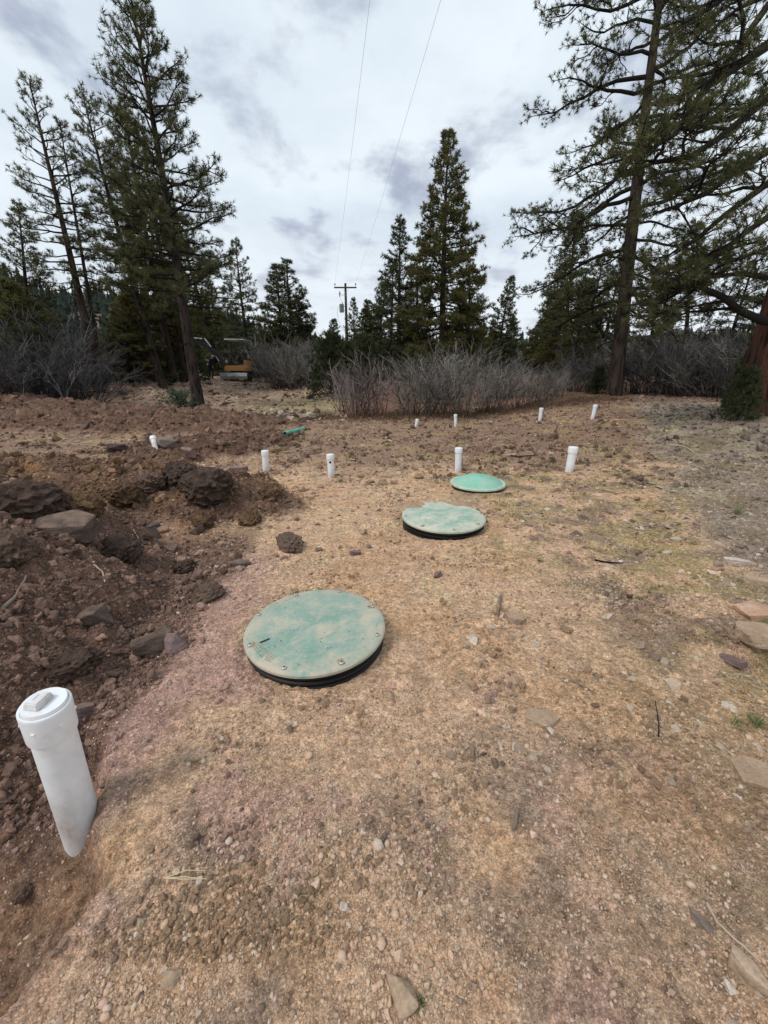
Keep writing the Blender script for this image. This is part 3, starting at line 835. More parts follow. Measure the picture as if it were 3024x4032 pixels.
# crumbs of soil on the graded and churned ground
n = 60000
y = .6 * (16 / .6) ** rng.rand(n); x = (rng.rand(n) * 2 - 1) * (1.02 * y + .6)
A, B, C, D, dk = masks(x, y)
k = clear_of_lids(x, y) & (dk < .4) & (fbm(x, y, .55, 4, 101) + .13 * rng.normal(size=n) + .22 * smooth(y, 4, 7) + .12 * smooth(x, .2, 1.2) > .24)
x, y = x[k], y[k]; m = len(x)
s = np.minimum(np.clip(.0055 * (1 - rng.rand(m) * .99) ** (-1 / 2.2), .004, .05) * np.clip(.5 + y * .12, .6, 1.5) * np.where(y > 5, 1.6, 1.0), .005 + .010 * y)
col = soil_colour(x, y) * np.exp(rng.normal(-.42, .32, m))[:, None]
scatter('earth_crumbs', 'brown earth crumbs scattered over the graded ground', np.stack([x, y, gz(x, y) + s * .2], -1), s, capped(col, .32), clodm, 12, .8)

# fallen pine needles and straw
def blades(P, D, Lg, Wd, curl, rng, seg=2):
    """thin curved strips lying or standing: base P, direction D"""
    n = len(P); D = D / np.linalg.norm(D, axis=1, keepdims=True)
    side = np.cross(D, rng.normal(size=(n, 3))); side /= np.linalg.norm(side, axis=1, keepdims=True) + 1e-9
    bend = np.cross(D, side)
    V = np.zeros((n, 2 * seg + 1, 3))
    for i in range(seg):
        t = i / seg
        c = P + D * (Lg * t)[:, None] + bend * (curl * Lg * t * t)[:, None]
        w = (Wd * (1 - .5 * t) / 2)[:, None]
        V[:, 2 * i] = c - side * w; V[:, 2 * i + 1] = c + side * w
    V[:, 2 * seg] = P + D * Lg[:, None] + bend * (curl * Lg)[:, None]
    F = []
    for i in range(seg - 1):
        F += [(2 * i, 2 * i + 1, 2 * i + 3), (2 * i, 2 * i + 3, 2 * i + 2)]
    F.append((2 * seg - 2, 2 * seg - 1, 2 * seg))
    F = (np.arange(n)[:, None, None] * (2 * seg + 1) + np.array(F)[None]).reshape(-1, 3)
    return V.reshape(-1, 3), F
n = 16000
y = .6 * (9 / .6) ** rng.rand(n); x = rng.uniform(-.35, 1.02, n) * (.95 * y + .6)
k = clear_of_lids(x, y) & (rng.rand(n) < .12 + .88 * smooth(x - .25 * y, .2, 1.2))
x, y = x[k], y[k]; m = len(x); az = rng.rand(m) * 6.283
D_ = np.stack([np.cos(az), np.sin(az), rng.normal(.03, .07, m)], -1)
V, F = blades(np.stack([x, y, gz(x, y) + .006], -1), D_, rng.uniform(.02, .11, m), np.clip(.0012 + .0006 * y, 0, .005), rng.normal(0, .14, m), rng, 3)
me = mesh_np('needle_litter', V, F, [M_STRAW]); point_float(me, 'v', np.repeat(rng.rand(m) * .8, 7))
tag(obj('needle_litter', me), 'dry fallen pine needles strewn over the right side', None, None, 'stuff')
# short dry grass far right
n = 9000
cx = rng.uniform(2.6, 8.5, 130); cy = rng.uniform(3.2, 9.5, 130); kk = cx > .62 * cy + .8; cx, cy = cx[kk], cy[kk]
j = rng.randint(0, len(cx), n); x = cx[j] + rng.normal(0, .10, n); y = cy[j] + rng.normal(0, .10, n)
D_ = np.stack([rng.normal(0, .5, n), rng.normal(0, .5, n), np.ones(n)], -1)
V, F = blades(np.stack([x, y, gz(x, y) - .005], -1), D_, rng.uniform(.03, .10, n), np.full(n, .004), rng.normal(0, .25, n), rng, 2)
me = mesh_np('dry_grass', V, F, [M_STRAW]); point_float(me, 'v', np.repeat(rng.rand(n) * .8, 5))
tag(obj('dry_grass', me), 'short dry grass in patches on the grey litter', None, None, 'stuff')

# ------------------------------------------------------------------ septic lids
def build_lid(name, label, L, mat, zrot, n_screw, corr=True, tilt=(0, 0)):
    cx, cy, r, zt = L
    g = g1(cx, cy)
    t = thing(name, label, 'tank lid', (cx, cy, zt), (tilt[0], tilt[1], zrot))
    prof = []
    depth = zt - g + .10
    z = -.030
    prof.append((r * .955, z))
    while z > -depth:
        for rr, dz in ((.975, -.004), (.975, -.014), (.93, -.018), (.93, -.026)):
            prof.append((r * rr, z + dz))
        z -= .030
    MB().lathe(prof, 96).build('riser', M_RISER, t, 30)
    top = [(0.001, .006), (r * .5, .005), (r * .86, .002), (r * .90, .0), (r * .955, -.001), (r * .985, -.006), (r, -.013), (r, -.026), (r * .98, -.031), (r * .90, -.031)]
    cover = MB().lathe(top, 128).build('cover', mat, t, 35)
    # shallow moulded ring and spokes
    MB().lathe([(r * .585, .0045), (r * .595, .0053), (r * .602, .0053), (r * .612, .0045)], 96).build('moulded_ring', mat, cover, 35)
    for k in range(8):
        a = 2 * math.pi * k / 8 + .2
        MB().bar((r * .10 * math.cos(a), r * .10 * math.sin(a), .0045), (r * .57 * math.cos(a), r * .57 * math.sin(a), .0042), .003, .0022).build('spoke', mat, cover)
    for k in range(n_screw):
        a = 2 * math.pi * (k + .25) / n_screw
        px, py = r * .925 * math.cos(a), r * .925 * math.sin(a)
        if k % 2 == 0:
            MB().box((0, 0, 0), (.036, .028, .003)).build('screw_recess', M_DIRT, cover, loc=(r * .90 * math.cos(a), r * .90 * math.sin(a), .0015), rot=(0, 0, a))
        s = MB().lathe([(.0125, 0), (.0125, .0025), (.0075, .006), (.0001, .0068)], 12).build('screw', M_SCREW, cover, 40, loc=(px, py, .003))
        MB().lathe([(.0045, .0066), (.0001, .0070)], 8).build('socket', M_HOLE, s)
    return t, cover
lid_a, cov_a = build_lid('tank_lid', 'large dusty green round tank lid on black riser, nearest the camera', LID1, M_LID1, R(18), 8, tilt=(R(.8), R(-.8)))
# finger slot and rows of worn raised lettering, too worn to read
MB().bar((-.026, 0, 0), (.026, 0, 0), .010, .006).build('finger_slot', M_RISER, cov_a, loc=(-.27, -.06, .003), rot=(0, 0, R(20)))
mk = MB()
random.seed(5)
for row in range(4):
    rr = .30 + row * .013
    for k in range(18):
        if random.random() < .15: continue
        a = R(192) + k * .030
        mk.box((rr * math.cos(a), rr * math.sin(a), .0042), (.0045, .0065, .0022), Euler((0, 0, a)))
tag(mk.build('raised_marks', M_LID1, cov_a), 'worn illegible rows of small raised marks', None, None, 'stuff')
mk = MB()
for k in range(15):
    a = R(262) + k * .085
    mk.box((.135 * math.cos(a), .135 * math.sin(a), .0058), (.020, .0035, .0026), Euler((0, 0, a + random.uniform(-.5, .5))))
tag(mk.build('raised_lettering', M_LID1, cov_a), 'worn illegible arc of raised lettering', None, None, 'stuff')
lid_b, cov_b = build_lid('tank_lid', 'chalky green tank lid with soil over its back edge, middle of three', LID2, M_LID2, R(40), 8, tilt=(R(1.6), R(-.5)))
lid_c = thing('tank_lid', 'bright green domed tank lid with pale rim, farthest of three', 'tank lid', (LID3[0], LID3[1], LID3[3]), (R(1.2), 0, 0))
r = LID3[2]
dome = MB().lathe([(.001, .100), (r * .25, .093), (r * .5, .073), (r * .7, .047), (r * .82, .026), (r * .90, .004), (r * .93, 0)], 96).build('cover', M_LID3, lid_c, 40)
MB().lathe([(r * .90, .003), (r * .94, .008), (r * .985, .006), (r, -.002), (r, -.018), (r * .97, -.020)], 96).build('rim', M_RIM3, lid_c, 50)
MB().lathe([(r * .95, -.018), (r * .95, -.12)], 64).build('riser', M_RISER, lid_c, 50)
for k in range(2): MB().lathe([(.008, 0), (.008, .004), (.0001, .005)], 10).build('screw', M_SCREW, lid_c, 40, loc=(.03 - .05 * k, -.03 + .02 * k, .096))
# soil heaped on the back of the middle lid
def soil_heap(name, label, c, rx, ry, h, seed, mat, sink=.004):
    n = 40; V = []; F = []
    for j in range(n):
        for i in range(n):
            u, v = i / (n - 1) * 2 - 1, j / (n - 1) * 2 - 1
            rr = math.hypot(u, v)
            V.append((u, v, rr))
    V = np.array(V); a = np.arctan2(V[:, 1], V[:, 0])
    lim = .78 + .22 * fbm(np.cos(a) * 2 + seed, np.sin(a) * 2, 1, 3, seed)
    z = np.clip(1 - V[:, 2] / lim, -.05, 1); z = np.where(z > 0, z ** .6, z)
    zz = h * z * (1 + .5 * fbm(V[:, 0] * rx, V[:, 1] * ry, .06, 3, seed)) - sink
    P = np.stack([V[:, 0] * rx, V[:, 1] * ry, zz], -1)
    id_ = np.arange(n * n).reshape(n, n)
    F = np.stack([id_[:-1, :-1], id_[:-1, 1:], id_[1:, 1:], id_[1:, :-1]], -1).reshape(-1, 4)
    keep = (P[F][:, :, 2].max(1) > -sink * .99)
    o = obj(name, mesh_np(name, P, F[keep], [mat], True), None, c)
    return tag(o, label, 'soil', 'soil on the middle lid')
soil_heap('soil_heap', 'tan soil heaped over the back left edge of middle lid', (LID2[0] - .28, LID2[1] + .27, LID2[3] + .002), .23, .17, .030, 3, M_DIRT)
soil_heap('soil_heap', 'tan soil heaped over the back right edge of middle lid', (LID2[0] + .22, LID2[1] + .33, LID2[3] + .002), .22, .13, .028, 8, M_DIRT)
# ring of tamped soil round the risers so they sit in the ground
# ------------------------------------------------------------------ white pipes
def vent_pipe(label, dx, dy, top_dx, top_dy, rad=.048, capped=True, hole=False, sink=.15):
    b = on(dx, dy); Y = b.y
    tp = at(top_dx, top_dy, Y)
    h = tp.z - b.z; lx = (tp.x - b.x)
    t = thing('vent_pipe', label, 'pipe', b, (0, math.atan2(lx, h), 0))
    MB().tube([(0, 0, -sink), (0, 0, h - .012)], rad, 24).build('shaft', M_PVC, t, 40)
    cr = rad * 1.15
    MB().lathe([(rad * .99, h - rad * 1.5), (cr, h - rad * 1.5), (cr * 1.015, h - rad * .45), (cr, h - rad * .25), (cr * .96, h - .003), (cr * .86, h), (.001, h + .002)], 28).build('cap', M_PVC, t, 40)
    MB().lathe([(cr * 1.012, h - rad * 1.02), (cr * 1.03, h - rad * .98), (cr * 1.03, h - rad * .9), (cr * 1.012, h - rad * .86)], 28).build('cap_band', M_PVC, t, 40)
    if hole:
        MB().tube([(0, -rad * .9, h - rad * 2.3), (0, -rad * 1.02, h - rad * 2.3)], .016, 12).build('hole', M_HOLE, t)
    return t
vent_pipe('white capped pipe beside the dark spoil, leftmost of the near row', 575, 1020, 572, 973, .046)
vent_pipe('white capped pipe with a dark hole below its cap', 716, 1031, 713, 981, .046, hole=True)
vent_pipe('white capped pipe right behind the bright green domed lid', 989, 1021, 991, 967, .047)
vent_pipe('white capped pipe tilting right, rightmost of the near row', 1229, 1020, 1239, 965, .058)
vent_pipe('short white pipe by the shrubs, leftmost of the far row', 898, 924, 902, 905, .040)
vent_pipe('slim upright white pipe in front of the grey thicket', 984, 922, 984, 895, .040)
vent_pipe('white pipe on the crest, third along the far row', 1166, 909, 1170, 881, .046)
vent_pipe('white pipe on the crest near the big pine, farthest right', 1280, 905, 1287, 874, .048)

# near cleanout pipe
base = Vector((-1.055, .975, -.20)); topp = Vector((-1.005, .950, .47))
ax = (topp - base); Lp = ax.length
cl = thing('cleanout_pipe', 'big white pipe with square-plug cleanout cap standing in a hollow', 'pipe', base, (0, 0, 0))
cl.rotation_mode = 'QUATERNION'; cl.rotation_quaternion = ax.to_track_quat('Z', 'Y') @ Euler((0, 0, R(14))).to_quaternion()
rp = .057
MB().tube([(0, 0, -.2), (0, 0, Lp - .03)], rp, 64).build('shaft', M_PVCN, cl, 40)
hub = MB().lathe([(rp * .99, Lp - .110), (rp * 1.115, Lp - .110), (rp * 1.125, Lp - .107), (rp * 1.15, Lp - .012), (rp * 1.145, Lp - .006), (rp * 1.12, Lp - .003), (rp * 1.02, Lp - .003), (rp * 1.01, Lp - .010), (rp * .5, Lp - .010)], 72).build('hub', M_PVC, cl, 35)
for k in range(6):
    a = k * math.pi / 3 + .3
    MB().box((rp * 1.14 * math.cos(a), rp * 1.14 * math.sin(a), Lp - .05), (.006, .010, .004), Euler((0, 0, a))).build('lug', M_PVC, hub)
plug = MB().lathe([(rp * 1.0, Lp - .012), (rp * 1.0, Lp + .004), (rp * .97, Lp + .008), (rp * .90, Lp + .0075), (.001, Lp + .0075)], 72).build('plug', M_PVC, cl, 35)
kb = MB()
w1, w2, hh = .024, .020, .022
kb.add([(-w1 * 1.25, -w1, 0), (w1 * 1.25, -w1, 0), (w1 * 1.25, w1, 0), (-w1 * 1.25, w1, 0), (-w2 * 1.25, -w2, hh), (w2 * 1.25, -w2, hh), (w2 * 1.25, w2, hh), (-w2 * 1.25, w2, hh)],
       [(0, 3, 2, 1), (4, 5, 6, 7), (0, 1, 5, 4), (1, 2, 6, 5), (2, 3, 7, 6), (3, 0, 4, 7)])
kn = kb.build('wrench_boss', M_PVC, plug, 30, .003, loc=(-.008, .008, Lp + .007), rot=(0, 0, R(8)))
for k in range(3): MB().box((-.007 + k * .007, .004, hh + .0006), (.005, .003, .001)).build('moulded_mark', M_STEEL, kn)

# loose pipes
lp = on(335, 966)
t = thing('pipe_offcut', 'short white capped pipe offcut sticking out of dark spoil', 'pipe', lp + Vector((0, 0, .02)), (R(-38), R(-30), 0))
MB().tube([(0, 0, -.15), (0, 0, .13)], .042, 20).build('shaft', M_PVC, t, 40)
MB().lathe([(.042, .10), (.049, .10), (.049, .165), (.043, .17), (.001, .17)], 24).build('cap', M_PVC, t, 40)
ga, gb = on(616, 941), on(657, 930)
t = thing('sewer_pipe', 'bright green sewer pipe lying on the soil past the spoil', 'pipe', (ga + gb) / 2 + Vector((0, 0, .045)))
dv = (gb - ga) * .5
MB().tube([-dv, dv * .86, dv * .86, dv], [.040, .040, .046, .046], 20).build('barrel', M_GREENPVC, t, 40)
MB().tube([-dv * 1.002, -dv * .99], .033, 16).build('bore', M_HOLE, t)

# ------------------------------------------------------------------ rocks and clods one can point to
def rock_mesh(name, dims, seed, mat, slab=False, bev=.06):
    rng = np.random.RandomState(seed); bm = bmesh.new()
    if slab:
        k = rng.randint(5, 8); a0 = rng.rand() * 6.28
        for lvl in (-1, 1):
            for i in range(k):
                a = a0 + 2 * math.pi * (i + rng.uniform(-.25, .25)) / k
                q = 1 / max(abs(math.cos(a)), abs(math.sin(a))) ** .7 * rng.uniform(.82, 1.0)
                bm.verts.new((q * math.cos(a) * .9, q * math.sin(a) * .9, lvl * rng.uniform(.8, 1.0)))
    else:
        for i in range(13):
            v = rng.uniform(-1, 1, 3); v /= np.abs(v).max(); v *= rng.uniform(.8, 1.0); bm.verts.new(v)
    bmesh.ops.convex_hull(bm, input=list(bm.verts))
    bmesh.ops.delete(bm, geom=[v for v in bm.verts if not v.link_faces], context='VERTS')
    bmesh.ops.bevel(bm, geom=list(bm.edges), offset=bev, segments=1, affect='EDGES', clamp_overlap=True)
    bmesh.ops.triangulate(bm, faces=bm.faces)
    bmesh.ops.subdivide_edges(bm, edges=list(bm.edges), cuts=2, use_grid_fill=True)
    bmesh.ops.triangulate(bm, faces=bm.faces)
    co = np.array([v.co for v in bm.verts])
    d = .05 * (fbm(co[:, 0] + co[:, 2] * .7, co[:, 1] - co[:, 2] * .6, .5, 3, seed % 50))
    for v, q in zip(bm.verts, d):
        nrm = v.normal.copy() if v.normal.length else v.co.normalized()
        p = v.co + nrm * float(q)
        v.co = Vector((p.x * dims[0] / 2, p.y * dims[1] / 2, p.z * dims[2] / 2))
    for e in bm.edges: e.smooth = True
    for f in bm.faces: f.material_index = 0
    me = bpy.data.meshes.new(name); bm.to_mesh(me); bm.free(); me.materials.append(mat)
    return me
def rock(label, dx, dy, dims, rotz, kind='grey', slab=False, seed=1, sink=.3, tilt=(0, 0), name='rock'):
    p = on(dx, dy)
    me = rock_mesh(name, dims, seed, M_ROCK[kind], slab)
    o = obj(name, me, None, (p.x, p.y, p.z + dims[2] * (.5 - sink)), (tilt[0], tilt[1], R(rotz)))
    return tag(o, label, 'rock')
rock('squarish grey-brown rock on the spoil edge, larger of a pair', 336, 1410, (.19, .17, .20), 20, 'soil', seed=11, tilt=(.2, .1), sink=.2)
rock('small pinkish rock touching the squarish grey one', 381, 1400, (.115, .12, .13), 40, 'purple', seed=12, sink=.2)
rock('pale tan boulder at the bottom edge of the picture', 866, 2145, (.055, .10, .05), 25, 'tan', seed=13, tilt=(.3, .2))
rock('half-buried flat tan slab right of the near lid', 1172, 1562, (.17, .12, .05), -12, 'tan', True, 14, .45)
rock('orange sandstone slab lying at the far right edge', 1626, 1328, (.24, .17, .06), 8, 'orange', True, 15, .2, (.1, -.05))
rock('thick pinkish-white slab overhanging the dark hollow at right', 1636, 1392, (.34, .20, .075), -8, 'tan', True, 16, -.1, (.0, .06))
rock('flat brown slab tilting beside the dark hollow', 1580, 1432, (.16, .09, .035), -25, 'purple', True, 17, .1, (-.2, .1))
rock('long pale tan stone at the right edge by the litter', 1640, 1262, (.24, .09, .05), -20, 'tan', True, 18, .2)
rock('white flat stone leaning on grey litter', 1590, 1218, (.20, .05, .05), -30, 'pale', True, 19, .2, (.2, 0))
rock('small grey stone above the white flat stone', 1590, 1196, (.09, .09, .04), 10, 'grey', True, 20, .1)
rock('big pale rounded slab sunk in soil at lower right edge', 1640, 1680, (.22, .16, .06), -20, 'tan', True, 21, .55)
rock('orange-tan block near the lower right corner', 1600, 2130, (.050, .10, .045), 22, 'tan', True, 22, .2, (.1, .2))
rock('smooth long grey pebble near the lower right corner', 1508, 2010, (.026, .075, .022), 28, 'grey', seed=23, sink=.2)
rock('small white stone beside the orange-tan block', 1570, 2148, (.022, .032, .018), 40, 'pale', seed=24, sink=.2)
rock('flat tan stone on ochre soil above the slab', 1112, 1477, (.075, .06, .035), 15, 'tan', seed=25)
rock('squarish tan stone beside a dark twig right of lids', 1110, 1345, (.12, .10, .06), -10, 'tan', True, 26, .25)
rock('grey stone between the near and middle lids', 948, 1250, (.085, .09, .06), 20, 'purple', seed=27)
rock('small grey rock behind the near lid, larger of two', 768, 1198, (.10, .07, .06), 5, 'purple', seed=28)
rock('small grey rock behind the near lid, smaller of two', 800, 1186, (.07, .06, .05), 50, 'grey', seed=29)
rock('flat brown stone left of the near lid, at gravel edge', 520, 1222, (.17, .10, .05), 10, 'dark', True, 30)
rock('dark boulder lodged in the front of the rusty pile', 345, 1165, (.20, .16, .16), 10, 'soil', seed=31)
rock('grey slab boulder at the right front of the rusty pile', 420, 1150, (.22, .15, .14), -15, 'soil', seed=32)
rock('broad purplish slab lying on the dark spoil at left', 150, 1150, (.46, .30, .14), -6, 'soil', True, 33, .35, (.25, .0))
rock('rounded grey rock below the rusty pile', 330, 1148, (.15, .12, .10), 60, 'dark', seed=34)
rock('angular grey rock at the pile foot near gravel', 372, 1190, (.15, .11, .09), -30, 'soil', seed=35)
rock('smooth grey boulder sunk in the dark bank', 210, 1330, (.24, .22, .12), 12, 'soil', seed=36, sink=.5)
rock('upright brown slab behind the near pipe', 185, 1560, (.10, .035, .13), 25, 'purple', True, 37, .3, (.1, .25))
rock('pink-red slab leaning on spoil by the white offcut', 408, 992, (.50, .12, .16), -42, 'purple', True, 38, .3, (.3, 0))
rock('flat red rock left of the leftmost near pipe', 515, 1018, (.36, .20, .10), 12, 'purple', True, 39, .3)
rock('grey boulder touching the white pipe offcut', 360, 968, (.34, .30, .26), 0, 'grey', seed=40)
rock('grey rock on pale ground left of the white offcut', 260, 975, (.36, .26, .20), 0, 'dark', seed=41)
rock('pale slab on churned ground between the two rows of pipes', 1100, 988, (.30, .16, .06), 10, 'tan', True, 42)
rock('flat stone beside the pipe with the dark hole', 760, 1003, (.26, .12, .04), -5, 'tan', True, 43)
rock('tan slab on churned soil left of the domed lid', 835, 1030, (.28, .12, .04), 4, 'tan', True, 44)
rock('light stone on the crest between the far right pipes', 1225, 905, (.36, .20, .08), 0, 'tan', True, 45)
rock('broken red slab on the far crest right of the pipes', 1335, 912, (.5, .25, .10), 8, 'orange', True, 46)
rock('brown block near the smaller grey rock behind the lid', 690, 1190, (.06, .05, .04), 30, 'grey', seed=47)
rock('white pebble left of the bottom boulder', 745, 1975, (.022, .03, .016), 60, 'pale', seed=48)
rock('pale pebble on ochre gravel below the near lid', 430, 1905, (.026, .022, .014), 10, 'pale', seed=49)
rock('round tan pebble in the lower left gravel', 305, 2020, (.026, .028, .018), 0, 'tan', seed=50)
rock('tan lump at the lower left gravel edge', 375, 2135, (.045, .040, .025), 0, 'tan', seed=51)

def clod(label, dx, dy, dims, kind, seed, sink=.35, over=0):
    p = on(dx, dy); rng = np.random.RandomState(seed)
    bm = bmesh.new(); bmesh.ops.create_icosphere(bm, subdivisions=4, radius=1)
    co = np.array([v.co for v in bm.verts])
    d = 1 + .28 * fbm(co[:, 0] * 1.3 + seed, co[:, 1] + co[:, 2] * 1.7, 1, 3, seed) 
    w, _ = worley(co[:, 0] * 1.4 + co[:, 2] * 1.9 + seed, co[:, 1] * 1.4 + co[:, 2] * 1.1, .42, seed)
    w2, _ = worley(co[:, 0] * 2.3 - co[:, 2] * 1.9, co[:, 1] * 2.3 + co[:, 2] * 2.1 + seed, .34, seed + 2)
    d = d + .34 * (.5 - w) + .20 * (.5 - w2) + .16 * fbm(co[:, 0] * 2 + co[:, 2] * 3, co[:, 1] * 2.4, .22, 3, seed + 4)
    for v, q in zip(bm.verts, d): v.co = Vector((v.co.x * q * dims[0] / 2, v.co.y * q * dims[1] / 2, v.co.z * q * dims[2] / 2))
    me = bpy.data.meshes.new('soil_clod'); bm.to_mesh(me); bm.free(); me.materials.append(M_CLOD[kind])
    o = obj('soil_clod', me, None, (p.x, p.y, p.z + dims[2] * (.5 - sink)), (rng.uniform(-.2, .2), rng.uniform(-.2, .2), rng.rand() * 6))
    return tag(o, label, 'clod', 'large clods on the spoil')
clod('huge dark lumpy clod on top of the rusty pile', 450, 1062, (.62, .45, .36), 'dark', 61)
clod('dark clod at the crest of the pile behind the huge one', 395, 1032, (.48, .35, .24), 'dark', 62)
clod('rusty orange clod in the middle of the left pile', 180, 1105, (.28, .24, .22), 'rust', 63)
clod('rust-coloured clod at the right end of the pile', 540, 1128, (.20, .22, .17), 'rust', 64)
clod('brown clod at the right tail of the pile', 585, 1070, (.26, .20, .14), 'rust', 65)
clod('crumbly dark clod lying alone on the gravel by the pile', 627, 1182, (.30, .18, .11), 'brown', 66, .25)
clod('crumbly purple-brown clod left of the near lid', 450, 1290, (.20, .18, .10), 'brown', 67, .3)
clod('large dark clod on the left pile near the picture edge', 60, 1095, (.42, .32, .26), 'dark', 68)
clod('ochre-brown clod left of the huge dark one', 265, 1080, (.34, .28, .24), 'rust', 69)
clod('black clod in the bank behind the near pipe', 170, 1450, (.20, .17, .11), 'dark', 70)
clod('brown clod at the far edge of the picture in dark bank', 20, 1210, (.26, .24, .2), 'brown', 71)
clod('dark clod in the bank right of the purplish slab', 255, 1200, (.30, .24, .18), 'dark', 72)
clod('lone dark clod in the pit below the near pipe', 52, 1935, (.05, .055, .04), 'brown', 73, .2)
clod('rusty clod with a flat top at the pile front', 440, 1130, (.22, .2, .17), 'rust', 74)
clod('brown clod on top of the pile near the pale ground', 330, 1050, (.30, .26, .2), 'brown', 75)
clod('dark clod on the front of the bank beside the gravel', 400, 1230, (.18, .15, .10), 'dark', 76)

# sticks
def stick(label, pts, rad, mat=None, name='stick', cat='stick'):
    P = []
    for q in pts:
        p = on(q[0], q[1]); P.append(p + Vector((0, 0, (q[2] if len(q) > 2 else .004) + rad)))
    c = sum(P, Vector()) / len(P)
    Q = []
    for a, b in zip(P[:-1], P[1:]):
        for k in range(4): Q.append(a.lerp(b, k / 4) + Vector((random.uniform(-1, 1), random.uniform(-1, 1), random.uniform(0, 1))) * rad * .5)
    Q.append(P[-1])
    rr = [rad * (1 - .5 * i / len(Q)) * random.uniform(.85, 1.15) for i in range(len(Q))]
    o = MB().tube([q - c for q in Q], rr, 7).build(name, mat or M_STICK, None, 60, loc=c)
    return tag(o, label, cat)
stick('dark charred stick lying on olive ground at right', [(1283, 1215), (1320, 1221), (1344, 1222)], .008, M_LIMB)
stick('thin dark twig right of the half-buried slab', [(1232, 1480), (1262, 1492), (1287, 1505)], .005)
stick('upright dark twig poking from soil below the slab', [(1421, 1598), (1419, 1580, .02), (1408, 1540, .05)], .003, M_LIMB)
stick('long pale branch in the lower right corner', [(1518, 1968), (1545, 2000), (1590, 2040), (1640, 2085)], .0045, M_STICKP)
stick('short brown stick in gravel right of centre', [(1115, 1765), (1107, 1798)], .007)
stick('forked grey root on gravel beside the tan stone', [(1082, 1290), (1078, 1315), (1074, 1338)], .008)
stick('pale twig standing in the dark bank left of pipe', [(132, 1620), (130, 1660), (134, 1700)], .006, M_STICKP)
stick('long dark branch at the left edge on the bank', [(0, 1330), (40, 1290), (62, 1262)], .010)
stick('dark crooked stick on churned ground by the domed lid', [(1085, 985), (1120, 990), (1165, 987)], .014, M_LIMB)
stick('bleached stick on the far right litter', [(1445, 965), (1480, 972), (1500, 984)], .012, M_STICKP)
stick('thin pale root curling out of the dark spoil, upper', [(290, 1150), (300, 1170), (296, 1192)], .006, M_STICKP)
stick('pale root hanging on the dark spoil below the slab', [(205, 1225), (222, 1242), (228, 1262)], .006, M_STICKP)
stick('thin brown root on the spoil beside the squarish rock', [(262, 1372), (290, 1362), (318, 1368)], .005)
stick('grey stick lying on the churned ground by the pale slab', [(1300, 1060), (1330, 1068), (1352, 1066)], .007)
nb = thing('pine_needle_bundle', 'bundle of three straw-yellow pine needles lying on gravel', 'pine needles', on(360, 1912))
c0 = on(358, 1913)
for k, (ex, ey) in enumerate([(446, 1901), (447, 1906), (440, 1914)]):
    e = on(ex, ey); m_ = (c0 + e) / 2 + Vector((0, .006 * (1 - k), .012))
    MB().tube([Vector((0, 0, .012)), m_ - c0 + Vector((0, 0, .008)), e - c0 + Vector((0, 0, .012))], [.0012, .0012, .0009], 5).build('needle', M_YNEEDLE, nb)

# green grass tufts
def grass_tuft(label, dx, dy, hgt, n, seed, spread=.5):
    p = on(dx, dy); rng = np.random.RandomState(seed)
    D_ = np.stack([rng.normal(0, spread, n), rng.normal(0, spread, n), np.ones(n)], -1)
    B_ = np.stack([rng.normal(0, hgt * .12, n), rng.normal(0, hgt * .12, n), np.full(n, -.004)], -1)
    V, F = blades(B_, D_, rng.uniform(.5, 1, n) * hgt, np.full(n, .0035), rng.normal(0, .3, n), rng, 3)
    me = mesh_np('grass_tuft', V, F, [M_GRASS]); point_float(me, 'v', np.repeat(rng.rand(n), 7))
    return tag(obj('grass_tuft', me, None, p), label, 'grass')
grass_tuft('spiky green-yellow grass tuft on litter at upper right', 1590, 1112, .12, 80, 1, .6)
grass_tuft('dark green grass clump at the right edge above hollow', 1650, 1365, .09, 90, 2)
grass_tuft('green grass clump at the lower right picture edge', 1630, 1570, .07, 90, 3)
grass_tuft('pale withered grass tuft left of the green clump', 1585, 1568, .07, 30, 4, .35)
grass_tuft('tiny green sprout right of the middle lid', 1165, 1215, .05, 60, 5, .8)
grass_tuft('tiny green sprout below the long dark stick', 1380, 1295, .04, 40, 6, .8)
grass_tuft('tiny grass sprout at the bottom edge left of centre line', 905, 2195, .035, 30, 7, .6)
grass_tuft('low green weed patch on churned ground by pipes', 1015, 947, .10, 120, 8, 1.0)

# ------------------------------------------------------------------ pines
def prisms(P0, P1, R0, R1, n=3):
    """many straight tapered twigs at once"""
    P0 = np.asarray(P0, float); P1 = np.asarray(P1, float); R0 = np.asarray(R0)[:, None]; R1 = np.asarray(R1)[:, None]
    D = P1 - P0; D /= np.linalg.norm(D, axis=1, keepdims=True) + 1e-9
    ref = np.where(np.abs(D[:, 2:3]) < .9, np.array([[0, 0, 1.]]), np.array([[1., 0, 0]]))
    U = np.cross(D, ref); U /= np.linalg.norm(U, axis=1, keepdims=True); W_ = np.cross(D, U)
    V = np.zeros((len(P0), 2 * n, 3))
    for k in range(n):
        a = 2 * math.pi * k / n; o = U * math.cos(a) + W_ * math.sin(a)
        V[:, k] = P0 + o * R0; V[:, n + k] = P1 + o * R1
    F = np.array([(k, (k + 1) % n, n + (k + 1) % n, n + k) for k in range(n)])
    F = (np.arange(len(P0))[:, None, None] * 2 * n + F[None]).reshape(-1, 4)
    return V.reshape(-1, 3), F
